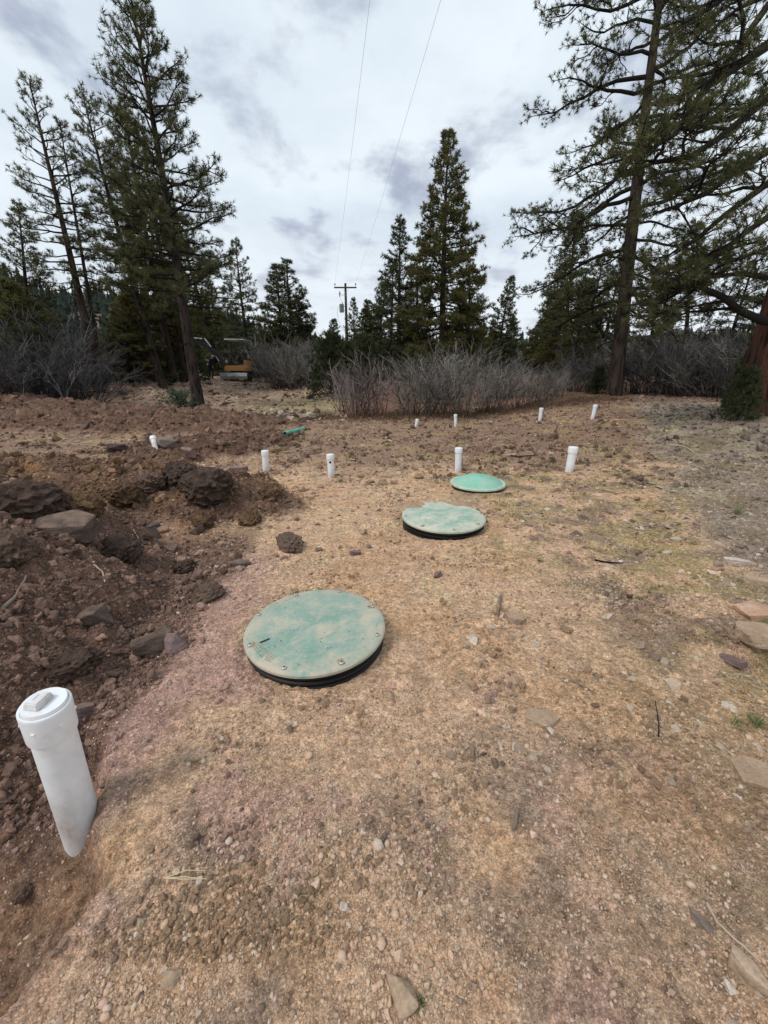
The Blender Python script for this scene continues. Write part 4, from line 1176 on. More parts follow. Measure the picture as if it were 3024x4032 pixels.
class Wood:
    def __init__(s): s.V = []; s.F = []; s.n = 0; s.vv = []
    def add(s, V, F, vv=None):
        s.V.append(V); s.F.append(F + s.n); s.n += len(V)
        s.vv.append(np.zeros(len(V)) if vv is None else vv)
    def tube(s, P, r, n=5, warp=None):
        P = np.asarray(P, float); r = np.asarray(r, float); m = len(P)
        T = np.gradient(P, axis=0); T /= np.linalg.norm(T, axis=1, keepdims=True) + 1e-9
        ref = np.array([1., 0, 0]) if abs(T[0, 2]) > .7 else np.array([0, 0, 1.])
        U = np.cross(T, ref[None]); U /= np.linalg.norm(U, axis=1, keepdims=True); W_ = np.cross(T, U)
        a = np.arange(n) * 2 * np.pi / n
        rr = r[:, None] * np.ones((1, n))
        if warp is not None: rr = rr * warp(np.arange(m)[:, None] / m, a[None])
        V = P[:, None] + rr[:, :, None] * (U[:, None] * np.cos(a)[None, :, None] + W_[:, None] * np.sin(a)[None, :, None])
        id_ = np.arange(m * n).reshape(m, n); nx = np.roll(id_, -1, 1)
        F = np.stack([id_[:-1], nx[:-1], nx[1:], id_[1:]], -1).reshape(-1, 4)
        s.add(V.reshape(-1, 3), F)
    def mesh(s, name, mat, attr=False, sm=True):
        me = mesh_np(name, np.concatenate(s.V), np.concatenate(s.F), [mat], sm)
        if attr: point_float(me, 'v', np.concatenate(s.vv))
        return me
def tufts_mesh(name, P, D, S, mat, K, width, rng, spread=1.0, vlo=0.0):
    """needle tufts: K thin needles fanning out around direction D"""
    P = np.asarray(P); D = np.asarray(D); S = np.asarray(S); n = len(P)
    D = D / (np.linalg.norm(D, axis=1, keepdims=True) + 1e-9)
    rd = rng.normal(size=(n, K, 3)); rd /= np.linalg.norm(rd, axis=2, keepdims=True)
    nd = D[:, None] * rng.uniform(.35, 1.1, (n, K, 1)) + rd * spread; nd /= np.linalg.norm(nd, axis=2, keepdims=True)
    L = S[:, None, None] * rng.uniform(.65, 1.05, (n, K, 1))
    sd = np.cross(nd, rng.normal(size=(n, K, 3))); sd /= np.linalg.norm(sd, axis=2, keepdims=True) + 1e-9
    base = P[:, None] - D[:, None] * (S * rng.uniform(0, .45, n))[:, None, None] * rng.rand(n, K, 1)
    w = S[:, None, None] * width
    V = np.stack([base - sd * w * .5 + nd * L * .03, base + sd * w * .5 + nd * L * .03, base + nd * L], 2).reshape(-1, 3)
    F = np.arange(n * K * 3).reshape(-1, 3)
    me = mesh_np(name, V, F, [mat])
    v = np.clip(rng.beta(2, 2.2, (n, 1)) * .85 + rng.uniform(-.1, .15, (n, K)), 0, 1) + (rng.rand(n, 1) < .02) * .3
    point_float(me, 'v', np.repeat(np.clip(v, vlo, 1).ravel(), 3))
    return me
def limb_path(p0, az, el, L, rng, droop=.25, up=.35, sin=.10, m=8):
    """a pine limb: leaves the trunk, sags, and turns up at the tip"""
    P = [np.array(p0, float)]; d = np.array([math.cos(az) * math.cos(el), math.sin(az) * math.cos(el), math.sin(el)])
    h = np.array([math.cos(az), math.sin(az), 0]); side = np.array([-h[1], h[0], 0])
    ph = rng.rand() * 6.28
    for i in range(m):
        t = (i + .5) / m
        dd = d + np.array([0, 0, 1]) * (-droop * math.sin(t * 2.2) + up * t ** 2) + side * (sin * 3 * math.sin(ph + t * 7) * (.4 + t)) + np.array([0, 0, 1]) * sin * rng.normal() * .8
        dd /= np.linalg.norm(dd); P.append(P[-1] + dd * L / m)
    return np.array(P)
def grow_pine(seed, H, r0, cb, env, nb, low_el=-.15, top_el=.75, droop=.25, up=.35, sin=.08, tw=7.0, tl=(.22, .5), ts=.17, K=14, width=.10,
              sway=.15, dead=6, sides=9, bare=.30, needle=None, bark=None, lean=(0, 0), flare=1.25, asym=None, extra=None, warp_bark=False, sidel=1.2):
    """returns trunk, branch and needle meshes of one pine standing at the origin"""
    rng = np.random.RandomState(seed)
    zz = np.linspace(-.25, H, 26 if not warp_bark else 70)
    tt = np.clip(zz / H, 0, 1)
    cx = sway * (np.sin(tt * 3.1 + seed) - math.sin(seed)) * tt + lean[0] * tt; cy = sway * (np.cos(tt * 2.7 + seed * 2) - math.cos(seed * 2)) * tt + lean[1] * tt
    TP = np.stack([cx, cy, zz], -1)
    tr = r0 * (1 - tt) ** .85 + .012 + r0 * (flare - 1) * np.exp(-np.maximum(zz, 0) / (r0 * 2.0))
    trunk = Wood()
    if warp_bark:
        def wp(t, a):
            q = a + .4 * np.sin(t * 30)
            return 1 + .07 * np.abs(fbm((np.cos(q) * 3.2 + t * 2) * np.ones_like(t + a), (np.sin(q) * 3.2 + t * 14) * np.ones_like(t + a), .55, 3, seed % 40)) * 2 - .05
        trunk.tube(TP, tr, 56, wp)
    else:
        trunk.tube(TP, tr, sides, lambda t, a: 1 + .05 * np.sin(a * 3 + t * 9))
    def tpos(t):
        z = t * H; return np.array([np.interp(z, zz, cx), np.interp(z, zz, cy), z]), float(np.interp(z, zz, tr))
    limbs = Wood(); TPs, TDs, TSs = [], [], []; s0, s1, q0, q1 = [], [], [], []
    envx = [e[0] for e in env]; envy = [e[1] for e in env]; emax = max(envy)
    jobs = []
    for i in range(nb):
        t = cb + (1 - cb) * ((i + rng.rand()) / nb) ** .92
        az = i * 2.399 + rng.normal(0, .35)
        L = float(np.interp(t, envx, envy)) * rng.uniform(.68, 1.12)
        if asym is not None: L *= 1 + asym[1] * math.cos(az - asym[0])
        f = (t - cb) / (1 - cb)
        el = low_el + (top_el - low_el) * f ** 1.1 + rng.normal(0, .10)
        p, rr = tpos(min(t, .985))
        P = limb_path(p, az, el, L, rng, droop * (1 - .6 * f), up, sin)
        jobs.append((P, min(rr * .5, .010 + .013 * L), L, True))
    for i in range(dead):
        t = cb * rng.uniform(.35, 1.0); az = rng.rand() * 6.28; p, rr = tpos(t)
        L = emax * rng.uniform(.15, .5); P = limb_path(p, az, rng.uniform(-.5, .1), L, rng, .15, .1, .12, 5)
        jobs.append((P, min(rr * .3, .02), L, False))
    if extra:
        for P in extra: jobs.append((np.array(P[0], float), P[1], float(np.linalg.norm(np.diff(np.array(P[0]), axis=0), axis=1).sum()), True))
    for P, rb, L, live in list(jobs):
        if not live or L < 1.3: continue
        for k in range(int(L * sidel + rng.rand())):
            u = rng.uniform(.25, .85); x = u * (len(P) - 1); i0 = min(int(x), len(P) - 2); p = P[i0] + (P[i0 + 1] - P[i0]) * (x - i0)
            d = P[i0 + 1] - P[i0]; a2 = math.atan2(d[1], d[0]) + (1 if k % 2 else -1) * rng.uniform(.4, 1.2)
            l2 = L * rng.uniform(.22, .42) * (1.2 - .5 * u)
            jobs.append((limb_path(p, a2, rng.normal(.05, .3), l2, rng, droop, up * 1.3, sin * 1.2, 6), min(rb * .4, .010 + .010 * l2), l2, True))
    for P, rb, L, live in jobs:
        m = len(P); rad = rb * (1 - np.linspace(0, 1, m)) ** .8 + .006
        limbs.tube(P, rad, 6 if rb > .03 else 4)
        if not live:
            continue
        nt = max(3, int(L * tw * rng.uniform(.8, 1.2)))
        for k in range(nt):
            u = bare + (1 - bare) * (k + rng.rand()) / nt
            x = u * (m - 1); i0 = min(int(x), m - 2); p = P[i0] + (P[i0 + 1] - P[i0]) * (x - i0)
            d = P[i0 + 1] - P[i0]; d /= np.linalg.norm(d) + 1e-9
            sd = np.cross(d, np.array([0, 0, 1.])); sd /= np.linalg.norm(sd) + 1e-9
            sg = 1 if k % 2 else -1
            e = d * rng.uniform(.4, 1.1) + sd * sg * rng.uniform(.3, 1.1) + np.array([0, 0, 1]) * rng.normal(.22, .38)
            e /= np.linalg.norm(e)
            l1 = rng.uniform(*tl) * (1.15 - .55 * u) * min(1, .45 + L / 2.5)
            mid = p + e * l1 * .55 + rng.normal(0, .03, 3) * l1; e2 = e + np.array([0, 0, .35]) + rng.normal(0, .25, 3); e2 /= np.linalg.norm(e2)
            end = mid + e2 * l1 * .5
            s0 += [p, mid]; s1 += [mid, end]; q0 += [.009, .006]; q1 += [.006, .004]
            TPs.append(end); TDs.append(e2); TSs.append(ts * rng.uniform(.75, 1.2))
            nsub = rng.randint(1, 4)
            for w in range(nsub):
                a_ = p + (mid - p) * rng.uniform(.35, 1); e3 = e + rng.normal(0, .6, 3) + np.array([0, 0, .25]); e3 /= np.linalg.norm(e3)
                b_ = a_ + e3 * l1 * rng.uniform(.3, .6)
                s0.append(a_); s1.append(b_); q0.append(.006); q1.append(.004)
                TPs.append(b_); TDs.append(e3); TSs.append(ts * rng.uniform(.6, 1.1))
        tip = P[-1] - P[-2]; TPs.append(P[-1]); TDs.append(tip); TSs.append(ts * 1.1)
    for k in range(6):
        p, _ = tpos(.94 + .01 * k); TPs.append(p); TDs.append(np.array([rng.normal(0, .4), rng.normal(0, .4), 1])); TSs.append(ts)
    V, F = prisms(s0, s1, q0, q1, 3); limbs.add(V, F)
    bk = bark or M_BARK
    return (trunk.mesh('trunk', bk), limbs.mesh('branches', M_LIMB), tufts_mesh('crown', TPs, TDs, TSs, needle or M_NEEDLE, K, width, rng))
def place_pine(meshes, label, loc, rotz=0, scale=1.0, group=None, tilt=(0, 0), name='pine_tree'):
    t = thing(name, label, 'pine tree', loc, (tilt[0], tilt[1], rotz), group, (scale,) * 3 if not isinstance(scale, tuple) else scale)
    for nm, me in zip(('trunk', 'branches', 'crown'), meshes): obj(nm, me, t)
    return t
def spot(dx, dy_top, Y, dx_base=None, dy_base=None):
    """foot of a tree whose tip is seen at (dx, dy_top) and that stands Y metres away; returns location and height"""
    tp = at(dx, dy_top, Y); x = tp.x if dx_base is None else at(dx_base, dy_base, Y).x
    z = g1(x, Y); return Vector((x, Y, z - .05)), tp.z - z, tp.x - x

# left group ---------------------------------------------------------------
loc, H, ln = spot(287, -45, 16.7, 430, 880)
big = grow_pine(101, H, .21, .30, [(0.25, 2.0), (.36, 2.5), (.5, 2.3), (.65, 1.9), (.8, 1.45), (.92, .95), (1, .35)], 92, -.05, .85, .2, .45, .10, 9.0, (.25, .55), .17, 15, .085,
                dead=8, bare=.38, needle=M_NEEDLE, lean=(ln, 0), bark=M_BARKG, sway=.10, sidel=.7)
place_pine(big, 'tallest pine on the left, its top past the picture edge', loc)
loc, H, ln = spot(68, 158, 20, 205, 790)
thin = grow_pine(102, H, .19, .38, [(.3, 1.9), (.45, 2.0), (.6, 1.7), (.8, 1.15), (.93, .75), (1, .3)], 60, -.1, .8, .25, .4, .11, 6.0, (.25, .55), .17, 13, .09, dead=14, bare=.45, lean=(ln, 0), sway=.18)
place_pine(thin, 'thin leaning pine with sparse crown, leftmost tall one', loc)
loc, H, ln = spot(128, 250, 20.4, 212, 790)
thin2 = grow_pine(103, H, .10, .42, [(.3, 1.2), (.6, 1.1), (.85, .7), (1, .25)], 34, -.05, .8, .2, .4, .11, 6.0, (.22, .5), .17, 13, .09, dead=10, bare=.4, lean=(ln, .2), sway=.12)
place_pine(thin2, 'slender second pine rising right beside the thin leaning one', loc)
loc, H, ln = spot(182, 205, 23, 349, 818)
lm = grow_pine(104, H, .20, .36, [(.3, 1.9), (.5, 2.0), (.7, 1.6), (.85, 1.05), (.95, .7), (1, .3)], 62, -.1, .8, .25, .4, .10, 7.0, (.25, .5), .18, 12, .11, dead=10, lean=(ln, 0))
place_pine(lm, 'pine with bent top between thin pine and tallest pine', loc)
mid = grow_pine(106, 10.0, .17, .25, [(.2, 1.6), (.4, 1.9), (.6, 1.55), (.8, 1.0), (.93, .55), (1, .2)], 74, -.15, .75, .25, .35, .08, 7.0, (.25, .5), .20, 11, .13, dead=8)
dense = grow_pine(105, 11.0, .19, .22, [(.18, 2.0), (.35, 2.3), (.55, 1.9), (.75, 1.3), (.9, .75), (1, .25)], 90, -.15, .7, .25, .35, .08, 8.0, (.3, .6), .21, 12, .13, dead=6, needle=M_NEEDLE2)
def put(meshes, base_h, label, dx, dy, Y, bx=None, by=None, rot=0.0, group=None, wide=1.0):
    loc, H, ln = spot(dx, dy, Y, bx, by); s = H / base_h
    return place_pine(meshes, label, loc, rot, (s * wide, s * wide, s), group, (0, math.atan2(ln, H)))
put(dense, 11, 'olive dense pine directly behind the tallest left pine', 258, 240, 25, 375, 812, 1.0)
put(mid, 10, 'shadowed pine behind, just left of the tallest trunk', 318, 300, 27, 396, 812, 2.6)
put(mid, 10, 'dark pine at the left picture edge with drooping boughs', 12, 425, 21, 58, 800, .3)
put(mid, 10, 'pine right of the tallest trunk, above the excavator', 512, 515, 37, 540, 800, 1.9)
put(mid, 10, 'slim pine standing behind the excavator boom', 470, 430, 39, 470, 800, 4.0)
small = grow_pine(107, 5.0, .10, .12, [(.08, 1.1), (.25, 1.35), (.5, 1.1), (.75, .7), (1, .2)], 60, -.1, .7, .15, .35, .08, 9.0, (.25, .5), .19, 12, .14, dead=2, needle=M_NEEDLE2, bare=.2)
put(small, 5, 'small rounded light green pine in front of the far hill', 268, 640, 23, 262, 800, .5, wide=1.6)
put(small, 5, 'small bushy pine at left edge above the dark thicket', 30, 585, 17, 35, 860, 2.1, wide=1.5)
put(small, 5, 'small olive pine beside the thin leaning trunk', 128, 610, 18.5, 130, 850, 3.3, wide=1.5)
put(small, 5, 'low pine between the bent-top pine and tallest trunk', 330, 640, 29, 330, 810, 4.4, wide=1.6)
put(small, 5, 'low bushy pine right behind the excavator', 470, 650, 41, 470, 800, 5.1, wide=1.8)
# centre -------------------------------------------------------------------
far = grow_pine(108, 10.0, .17, .12, [(.08, 1.8), (.3, 2.05), (.5, 1.7), (.7, 1.2), (.88, .65), (1, .2)], 104, -.2, .7, .25, .35, .06, 6.5, (.3, .55), .25, 10, .18, dead=4)
far2 = grow_pine(109, 10.0, .16, .22, [(.18, 1.4), (.35, 1.7), (.6, 1.35), (.8, .85), (1, .2)], 70, -.15, .75, .2, .4, .07, 6.0, (.3, .55), .24, 9, .17, dead=6, needle=M_NEEDLE3)
put(far, 10, 'left stem of the twin pines on the horizon', 604, 572, 35, 608, 780, 0.0, wide=1.35)
put(far2, 10, 'right stem of the twin pines on the horizon', 634, 560, 36, 636, 780, 1.0, wide=1.5)
put(far, 10, 'short pine at the right foot of the horizon twins', 655, 640, 38, 655, 780, 2.0, wide=1.2)
put(far2, 10, 'slim small pine right behind the utility pole', 766, 645, 44, 766, 780, 3.0)
put(far, 10, 'ragged short pine left of the utility pole', 722, 690, 40, 722, 790, 4.0, wide=1.4)
put(far2, 10, 'pointed pine between utility pole and the big conical pine', 822, 598, 37, 822, 790, 5.0)
put(far, 10, 'short pine left of the pointed one', 800, 650, 41, 800, 790, 1.4, wide=1.3)
put(far2, 10, 'tall slim pine close left of the big conical pine', 872, 475, 32, 862, 800, 2.4, wide=1.15)
put(far, 10, 'full green pine right of the utility pole, short', 788, 668, 36, 788, 800, 2.9, wide=1.5)
put(dense, 11, 'broad olive pine at the left foot of the conical pine', 905, 560, 34, 900, 800, 3.3, wide=1.2)
put(dense, 11, 'broad olive pine at the right foot of the conical pine', 1010, 560, 34, 1010, 800, .8, wide=1.1)
put(far2, 10, 'small pointed pine left of the slim tall one', 845, 560, 35, 842, 800, 4.6, wide=1.2)
loc, H, ln = spot(968, 290, 30, 955, 800)
conic = grow_pine(110, H, .27, .14, [(.08, 2.9), (.25, 3.1), (.4, 2.75), (.55, 2.25), (.7, 1.6), (.85, 1.0), (.95, .5), (1, .2)], 150, -.2, .65, .25, .35, .06, 6.0, (.3, .6), .27, 11, .16, dead=4, needle=M_NEEDLE2, lean=(ln, 0))
place_pine(conic, 'big conical pine standing in the centre behind the grey brush', loc)
put(far, 10, 'pointed pine right of the big conical pine', 1072, 596, 38, 1070, 800, 3.6, wide=1.05)
put(far2, 10, 'short dark pine further right of the conical pine', 1112, 680, 40, 1112, 800, 5.6, wide=1.2)
put(far, 10, 'small dark pine filling the gap at centre right', 1040, 690, 42, 1040, 800, .9, wide=1.4)
put(dense, 11, 'dense olive pine left of the crest pine', 1190, 640, 25, 1185, 830, 1.5, wide=1.15)
put(far, 10, 'low pine closing the gap left of right woods', 1140, 690, 33, 1140, 810, 2.5, wide=1.4)
# right group --------------------------------------------------------------
put(far, 10, 'tall narrow pine left of the big right pine', 1214, 470, 27, 1205, 830, 1.1, wide=1.05)
put(dense, 11, 'olive pine behind the tall narrow right one', 1240, 540, 29, 1235, 830, 2.9, wide=1.1)
put(far, 10, 'pine just left of the tall narrow one', 1168, 600, 31, 1165, 820, 2.2, wide=1.1)
put(mid, 10, 'dark pine with visible trunk at the crest, left of big right pine', 1252, 610, 22, 1226, 858, 3.1, wide=1.2)
put(far, 10, 'dense pine behind the big right trunk', 1300, 540, 26, 1290, 830, 4.1, wide=1.1)
put(dense, 11, 'olive pine right of the big right trunk', 1420, 560, 22, 1400, 830, 5.2)
put(far2, 10, 'dark pine in the right-hand woods behind drooping boughs', 1500, 480, 21, 1470, 830, .4, wide=1.1)
put(mid, 10, 'shaded pine in the right woods near the red trunk', 1590, 520, 19, 1545, 830, 1.7)
put(mid, 10, 'pine at the right picture edge behind the red trunk', 1690, 330, 17, 1640, 830, 2.7, wide=1.3)
loc = Vector((8.72, 16.0, g1(8.72, 16.0) - .1))
r1 = grow_pine(111, 15.5, .25, .20, [(.12, 2.6), (.28, 3.3), (.42, 3.9), (.55, 3.6), (.7, 3.0), (.85, 2.3), (1, .8)], 74, -.28, .45, .35, .45, .18, 6.0, (.3, .7), .145, 20, .10, dead=10, bare=.35,
               lean=(-1.15, .0), bark=M_BARKG, sway=.12, asym=(math.pi, .12), sides=16, sidel=1.0)
place_pine(r1, 'big right pine with long drooping limbs, grey furrowed trunk', loc)
# near red-barked pine on the right edge, with limbs reaching into the picture
B2 = Vector((8.28, 9.3, g1(8.4, 9.3) - .15))
def L2(pts, r): return ([np.array(at(a, b, Y)) - np.array(B2) for a, b, Y in pts], r)
def trunk_pt(z, dy=0): return None
ex = []
for pts, r in [
    ([(1760, 10, 9.2), (1659, 98, 8.9), (1590, 145, 8.6), (1525, 189, 8.4), (1455, 291, 8.2), (1383, 338, 8.1), (1350, 352, 8.0)], .085),
    ([(1770, 120, 9.2), (1659, 211, 8.8), (1565, 291, 8.4), (1492, 338, 8.2), (1419, 349, 8.1), (1370, 345, 8.0)], .075),
    ([(1770, 250, 9.2), (1659, 327, 8.8), (1590, 370, 8.5), (1528, 418, 8.3), (1448, 451, 8.1), (1390, 470, 8.0)], .07),
    ([(1770, 330, 9.2), (1659, 396, 8.7), (1565, 465, 8.3), (1500, 520, 8.1), (1440, 560, 7.9)], .065),
    ([(1760, 410, 9.2), (1659, 469, 8.8), (1601, 509, 8.5), (1540, 560, 8.3), (1470, 600, 8.1), (1410, 620, 8.0)], .06),
    ([(1740, -60, 9.2), (1659, 11, 8.8), (1594, 102, 8.4), (1540, 170, 8.2), (1490, 200, 8.0)], .06),
    ([(1700, 700, 9.3), (1645, 692, 9.0), (1600, 672, 8.8), (1560, 640, 8.5), (1500, 615, 8.2), (1430, 640, 8.0), (1380, 680, 7.9)], .085),
    ([(1760, 560, 9.3), (1660, 600, 8.9), (1600, 590, 8.6), (1530, 600, 8.3), (1460, 660, 8.1), (1420, 700, 8.0)], .06),
    ([(1760, 480, 9.3), (1650, 540, 9.4), (1590, 560, 9.6), (1520, 560, 9.8), (1450, 590, 10.0)], .05),
    ([(1700, -120, 9.0), (1600, -30, 8.4), (1530, 20, 8.1), (1460, 60, 7.9)], .05),
]: ex.append(L2(pts, r))
r2 = grow_pine(112, 15.0, .43, .50, [(.4, 3.2), (.6, 3.2), (.8, 2.4), (1, .8)], 26, -.1, .5, .3, .4, .17, 5.0, (.35, .75), .16, 28, .07, dead=0, bare=.22,
               bark=M_BARKR, extra=ex, warp_bark=True, flare=1.22, sway=.05, sidel=1.3)
place_pine(r2, 'near red-barked pine at the right edge with heavy bare limbs', B2)

# ------------------------------------------------------------------ leafless brush
def grow_brush(seed, H, spread, stems, sub=6, tw=4, rad=.012, fan=.55, mat=None, lowbare=.3):
    rng = np.random.RandomState(seed); A0, A1, R0, R1, v0, v1, ws = [], [], [], [], [], [], []; cur = [1.0]
    def seg(a, b, r, s, va, vb): A0.append(a); A1.append(b); R0.append(r); R1.append(s); v0.append(va); v1.append(vb); ws.append(cur[0])
    for i in range(stems):
        az = rng.rand() * 6.283; q = math.sqrt(rng.rand()); cur[0] = rng.choice([.35, .6, 1.0, 1.5, 2.1])
        p = np.array([math.cos(az) * q * spread * .45, math.sin(az) * q * spread * .45, -.08])
        az2 = az + rng.normal(0, .5)
        d = np.array([math.cos(az2) * fan * q, math.sin(az2) * fan * q, 1.0]) + rng.normal(0, .08, 3); d /= np.linalg.norm(d)
        h = H * rng.uniform(.6, 1.05); m = 6; r = rad * rng.uniform(.7, 1.3)
        pts = [p]
        for k in range(m):
            d = d + rng.normal(0, .16, 3) + np.array([0, 0, .03]); d /= np.linalg.norm(d); pts.append(pts[-1] + d * h / m)
        for k in range(m): seg(pts[k], pts[k + 1], r * (1 - .13 * k), r * (1 - .13 * (k + 1)), min(1, k / m * 1.6), min(1, (k + 1) / m * 1.6))
        for j in range(sub):
            u = lowbare + (1 - lowbare) * rng.rand(); x = u * m; k = min(int(x), m - 1); a = pts[k] + (pts[k + 1] - pts[k]) * (x - k)
            e = (pts[k + 1] - pts[k]); e /= np.linalg.norm(e); e = e + rng.normal(0, .45, 3); e /= np.linalg.norm(e)
            l = h * rng.uniform(.12, .3); b = a + e * l; c = b + (e + rng.normal(0, .3, 3)) * l * .6
            seg(a, b, r * .5, r * .4, .8, 1); seg(b, c, r * .4, r * .25, 1, 1)
            for w in range(tw):
                s_ = a + (b - a) * rng.rand() if rng.rand() < .5 else b + (c - b) * rng.rand()
                f = e + rng.normal(0, .6, 3) + np.array([0, 0, .15]); f /= np.linalg.norm(f); t_ = s_ + f * l * rng.uniform(.3, .7)
                seg(s_, t_, r * .32, r * .18, 1, 1)
    V, F = prisms(A0, A1, R0, R1, 3)
    me = mesh_np('stems', V, F, [mat or M_TWIG])
    v = np.repeat(np.stack([v0, v1], 1), 3, axis=1).reshape(-1); point_float(me, 'v', v); point_float(me, 'w', np.repeat(ws, 6))
    return me
def shrub(label, me, dx, dyb, Y, top_dy, base_h, rot=0.0, wide=1.0, group='leafless shrubs'):
    p = at(dx, dyb, Y); z = g1(p.x, Y); H = at(dx, top_dy, Y).z - z; s = H / base_h
    t = thing('leafless_shrub', label, 'shrub', (p.x, Y, z), (0, 0, rot), group, (s * wide, s * wide, s))
    obj('stems', me, t); return t
bA = grow_brush(201, 2.4, 1.6, 58, 6, 4, .016, .50)
bB = grow_brush(202, 2.4, 1.9, 62, 7, 4, .015, .60)
bR = grow_brush(203, 1.9, 1.2, 44, 4, 3, .015, .35, M_TWIGR, .35)
bD = grow_brush(204, 2.6, 2.0, 50, 8, 4, .018, .6, M_TWIGD)
bP = grow_brush(205, 2.6, .12, 7, 6, 3, .014, .75, M_TWIGP, .4)
G1 = 'grey thicket behind the far pipes'
shrub('reddish upright stems at the left end of the centre thicket', bR, 765, 905, 13.2, 790, 1.9, 0, 1.0, G1)
shrub('reddish thin stems beside the gap in the centre thicket', bR, 812, 905, 13.6, 778, 1.9, 1.4, .9, G1)
shrub('wide grey shrub behind the shortest far pipe', bA, 905, 905, 13.8, 775, 2.4, .4, 1.15, G1)
shrub('tallest grey shrub in the centre thicket', bB, 985, 905, 13.6, 762, 2.4, 1.7, 1.15, G1)
shrub('grey shrub right of the tallest one in the thicket', bA, 1060, 900, 14.2, 785, 2.4, 2.6, 1.1, G1)
shrub('grey shrub behind the third far pipe', bB, 1125, 895, 14.6, 795, 2.4, 3.9, 1.0, G1)
shrub('low grey shrub at the right end of centre thicket', bA, 1172, 888, 15.5, 800, 2.4, 4.4, .9, G1)
shrub('grey-green upright shrub in front of the reddish stems', bB, 745, 905, 14.5, 800, 2.4, 5.0, .7, G1)
shrub('hazy grey shrub behind the tallest centre one', bB, 940, 880, 17, 770, 2.4, 5.4, 1.3, G1)
shrub('hazy grey shrub behind the third far pipe, further back', bA, 1090, 880, 18, 775, 2.4, .9, 1.3, G1)
shrub('grey shrub on the crest right of the centre thicket', bB, 1205, 878, 16.5, 800, 2.4, 1.0, 1.0, G1)
shrub('small grey shrub between centre thicket and crest pine', bA, 1240, 870, 18.5, 785, 2.4, 2.0, 1.1, G1)
G2 = 'grey brush beside the excavator'
shrub('large grey brush clump right of the excavator', bA, 612, 840, 27, 742, 2.4, .2, 1.1, G2)
shrub('grey brush clump left of the dark juniper', bB, 655, 840, 27, 745, 2.4, 1.2, 1.3, G2)
shrub('grey brush touching the excavator tail', bB, 572, 838, 33, 755, 2.4, 2.2, 1.1, G2)
shrub('rear grey brush between excavator and horizon pines', bA, 625, 835, 31, 735, 2.4, 3.3, 1.5, G2)
G3 = 'dark brush in the right woods'
for k, (dx, yb, Y, ty, lb) in enumerate([
    (1255, 855, 19, 745, 'brush left of the big right trunk'), (1290, 855, 20, 760, 'low brush touching the big right trunk'),
    (1365, 850, 17.5, 735, 'grey brush just right of the big right trunk'), (1410, 850, 16.5, 740, 'grey brush second right of the big trunk'),
    (1460, 845, 16, 735, 'grey brush under the drooping boughs'), (1510, 845, 15.5, 740, 'grey brush in the middle of the right woods'),
    (1560, 845, 15, 735, 'grey brush left of the red trunk'), (1600, 850, 14.5, 740, 'grey brush almost behind the red trunk'),
    (1440, 845, 19, 715, 'rear brush under the right pines'), (1540, 845, 18, 715, 'rear brush near the red trunk'), (1650, 850, 14, 720, 'brush at right edge behind the red trunk')]):
    shrub(lb, (bD, bA, bB)[k % 3], dx, yb, Y, ty, 2.6 if k % 3 == 0 else 2.4, k * 1.3, 1.1, G3)
G4 = 'dark thicket at far left'
for k, (dx, yb, Y, ty, lb) in enumerate([
    (20, 890, 13.5, 735, 'dark brush at the left edge behind the berm'), (80, 890, 14, 745, 'dark brush left of the pale dead branches'),
    (140, 885, 14.5, 750, 'dark brush behind the pale dead branches'), (180, 870, 16, 760, 'dark brush at the foot of the thin pine'),
    (50, 880, 17, 690, 'tall rear dark brush at the left edge'), (120, 870, 18, 705, 'tall rear dark brush left of thin pine'),
    (290, 812, 26, 720, 'brush behind the churned slope left of trunks'), (240, 815, 24, 735, 'brush right of the thin leaning pine')]):
    shrub(lb, bD, dx, yb, Y, ty, 2.6, k * 1.7, 1.2, G4)
shrub('pale dead branches spreading in front of the dark left thicket', bP, 150, 895, 13.2, 745, 2.6, .6, 1.1, G4)
shrub('pale bare sapling at the left edge of the thicket', bP, 60, 893, 12.8, 765, 2.6, 2.8, .9, G4)

# dead grass and leaf litter at the foot of the thicket
n = 9000
x = rng.uniform(-2.2, 8.0, n); y = 12.9 + .22 * np.maximum(x, 0) + rng.normal(0, .55, n)
D_ = np.stack([rng.normal(0, .5, n), rng.normal(0, .5, n), np.ones(n)], -1)
V, F = blades(np.stack([x, y, gz(x, y) - .01], -1), D_, rng.uniform(.06, .30, n) * (.4 + .6 * smooth(fbm(x, y, .8, 2, 181), -.2, .2)), np.full(n, .010), rng.normal(0, .3, n), rng, 2)
me = mesh_np('thicket_grass', V, F, [M_DEADG]); point_float(me, 'v', np.repeat(rng.rand(n) * .8, 5))
tag(obj('thicket_grass', me), 'dead reddish grass and leaves at the foot of the thicket', None, None, 'stuff')
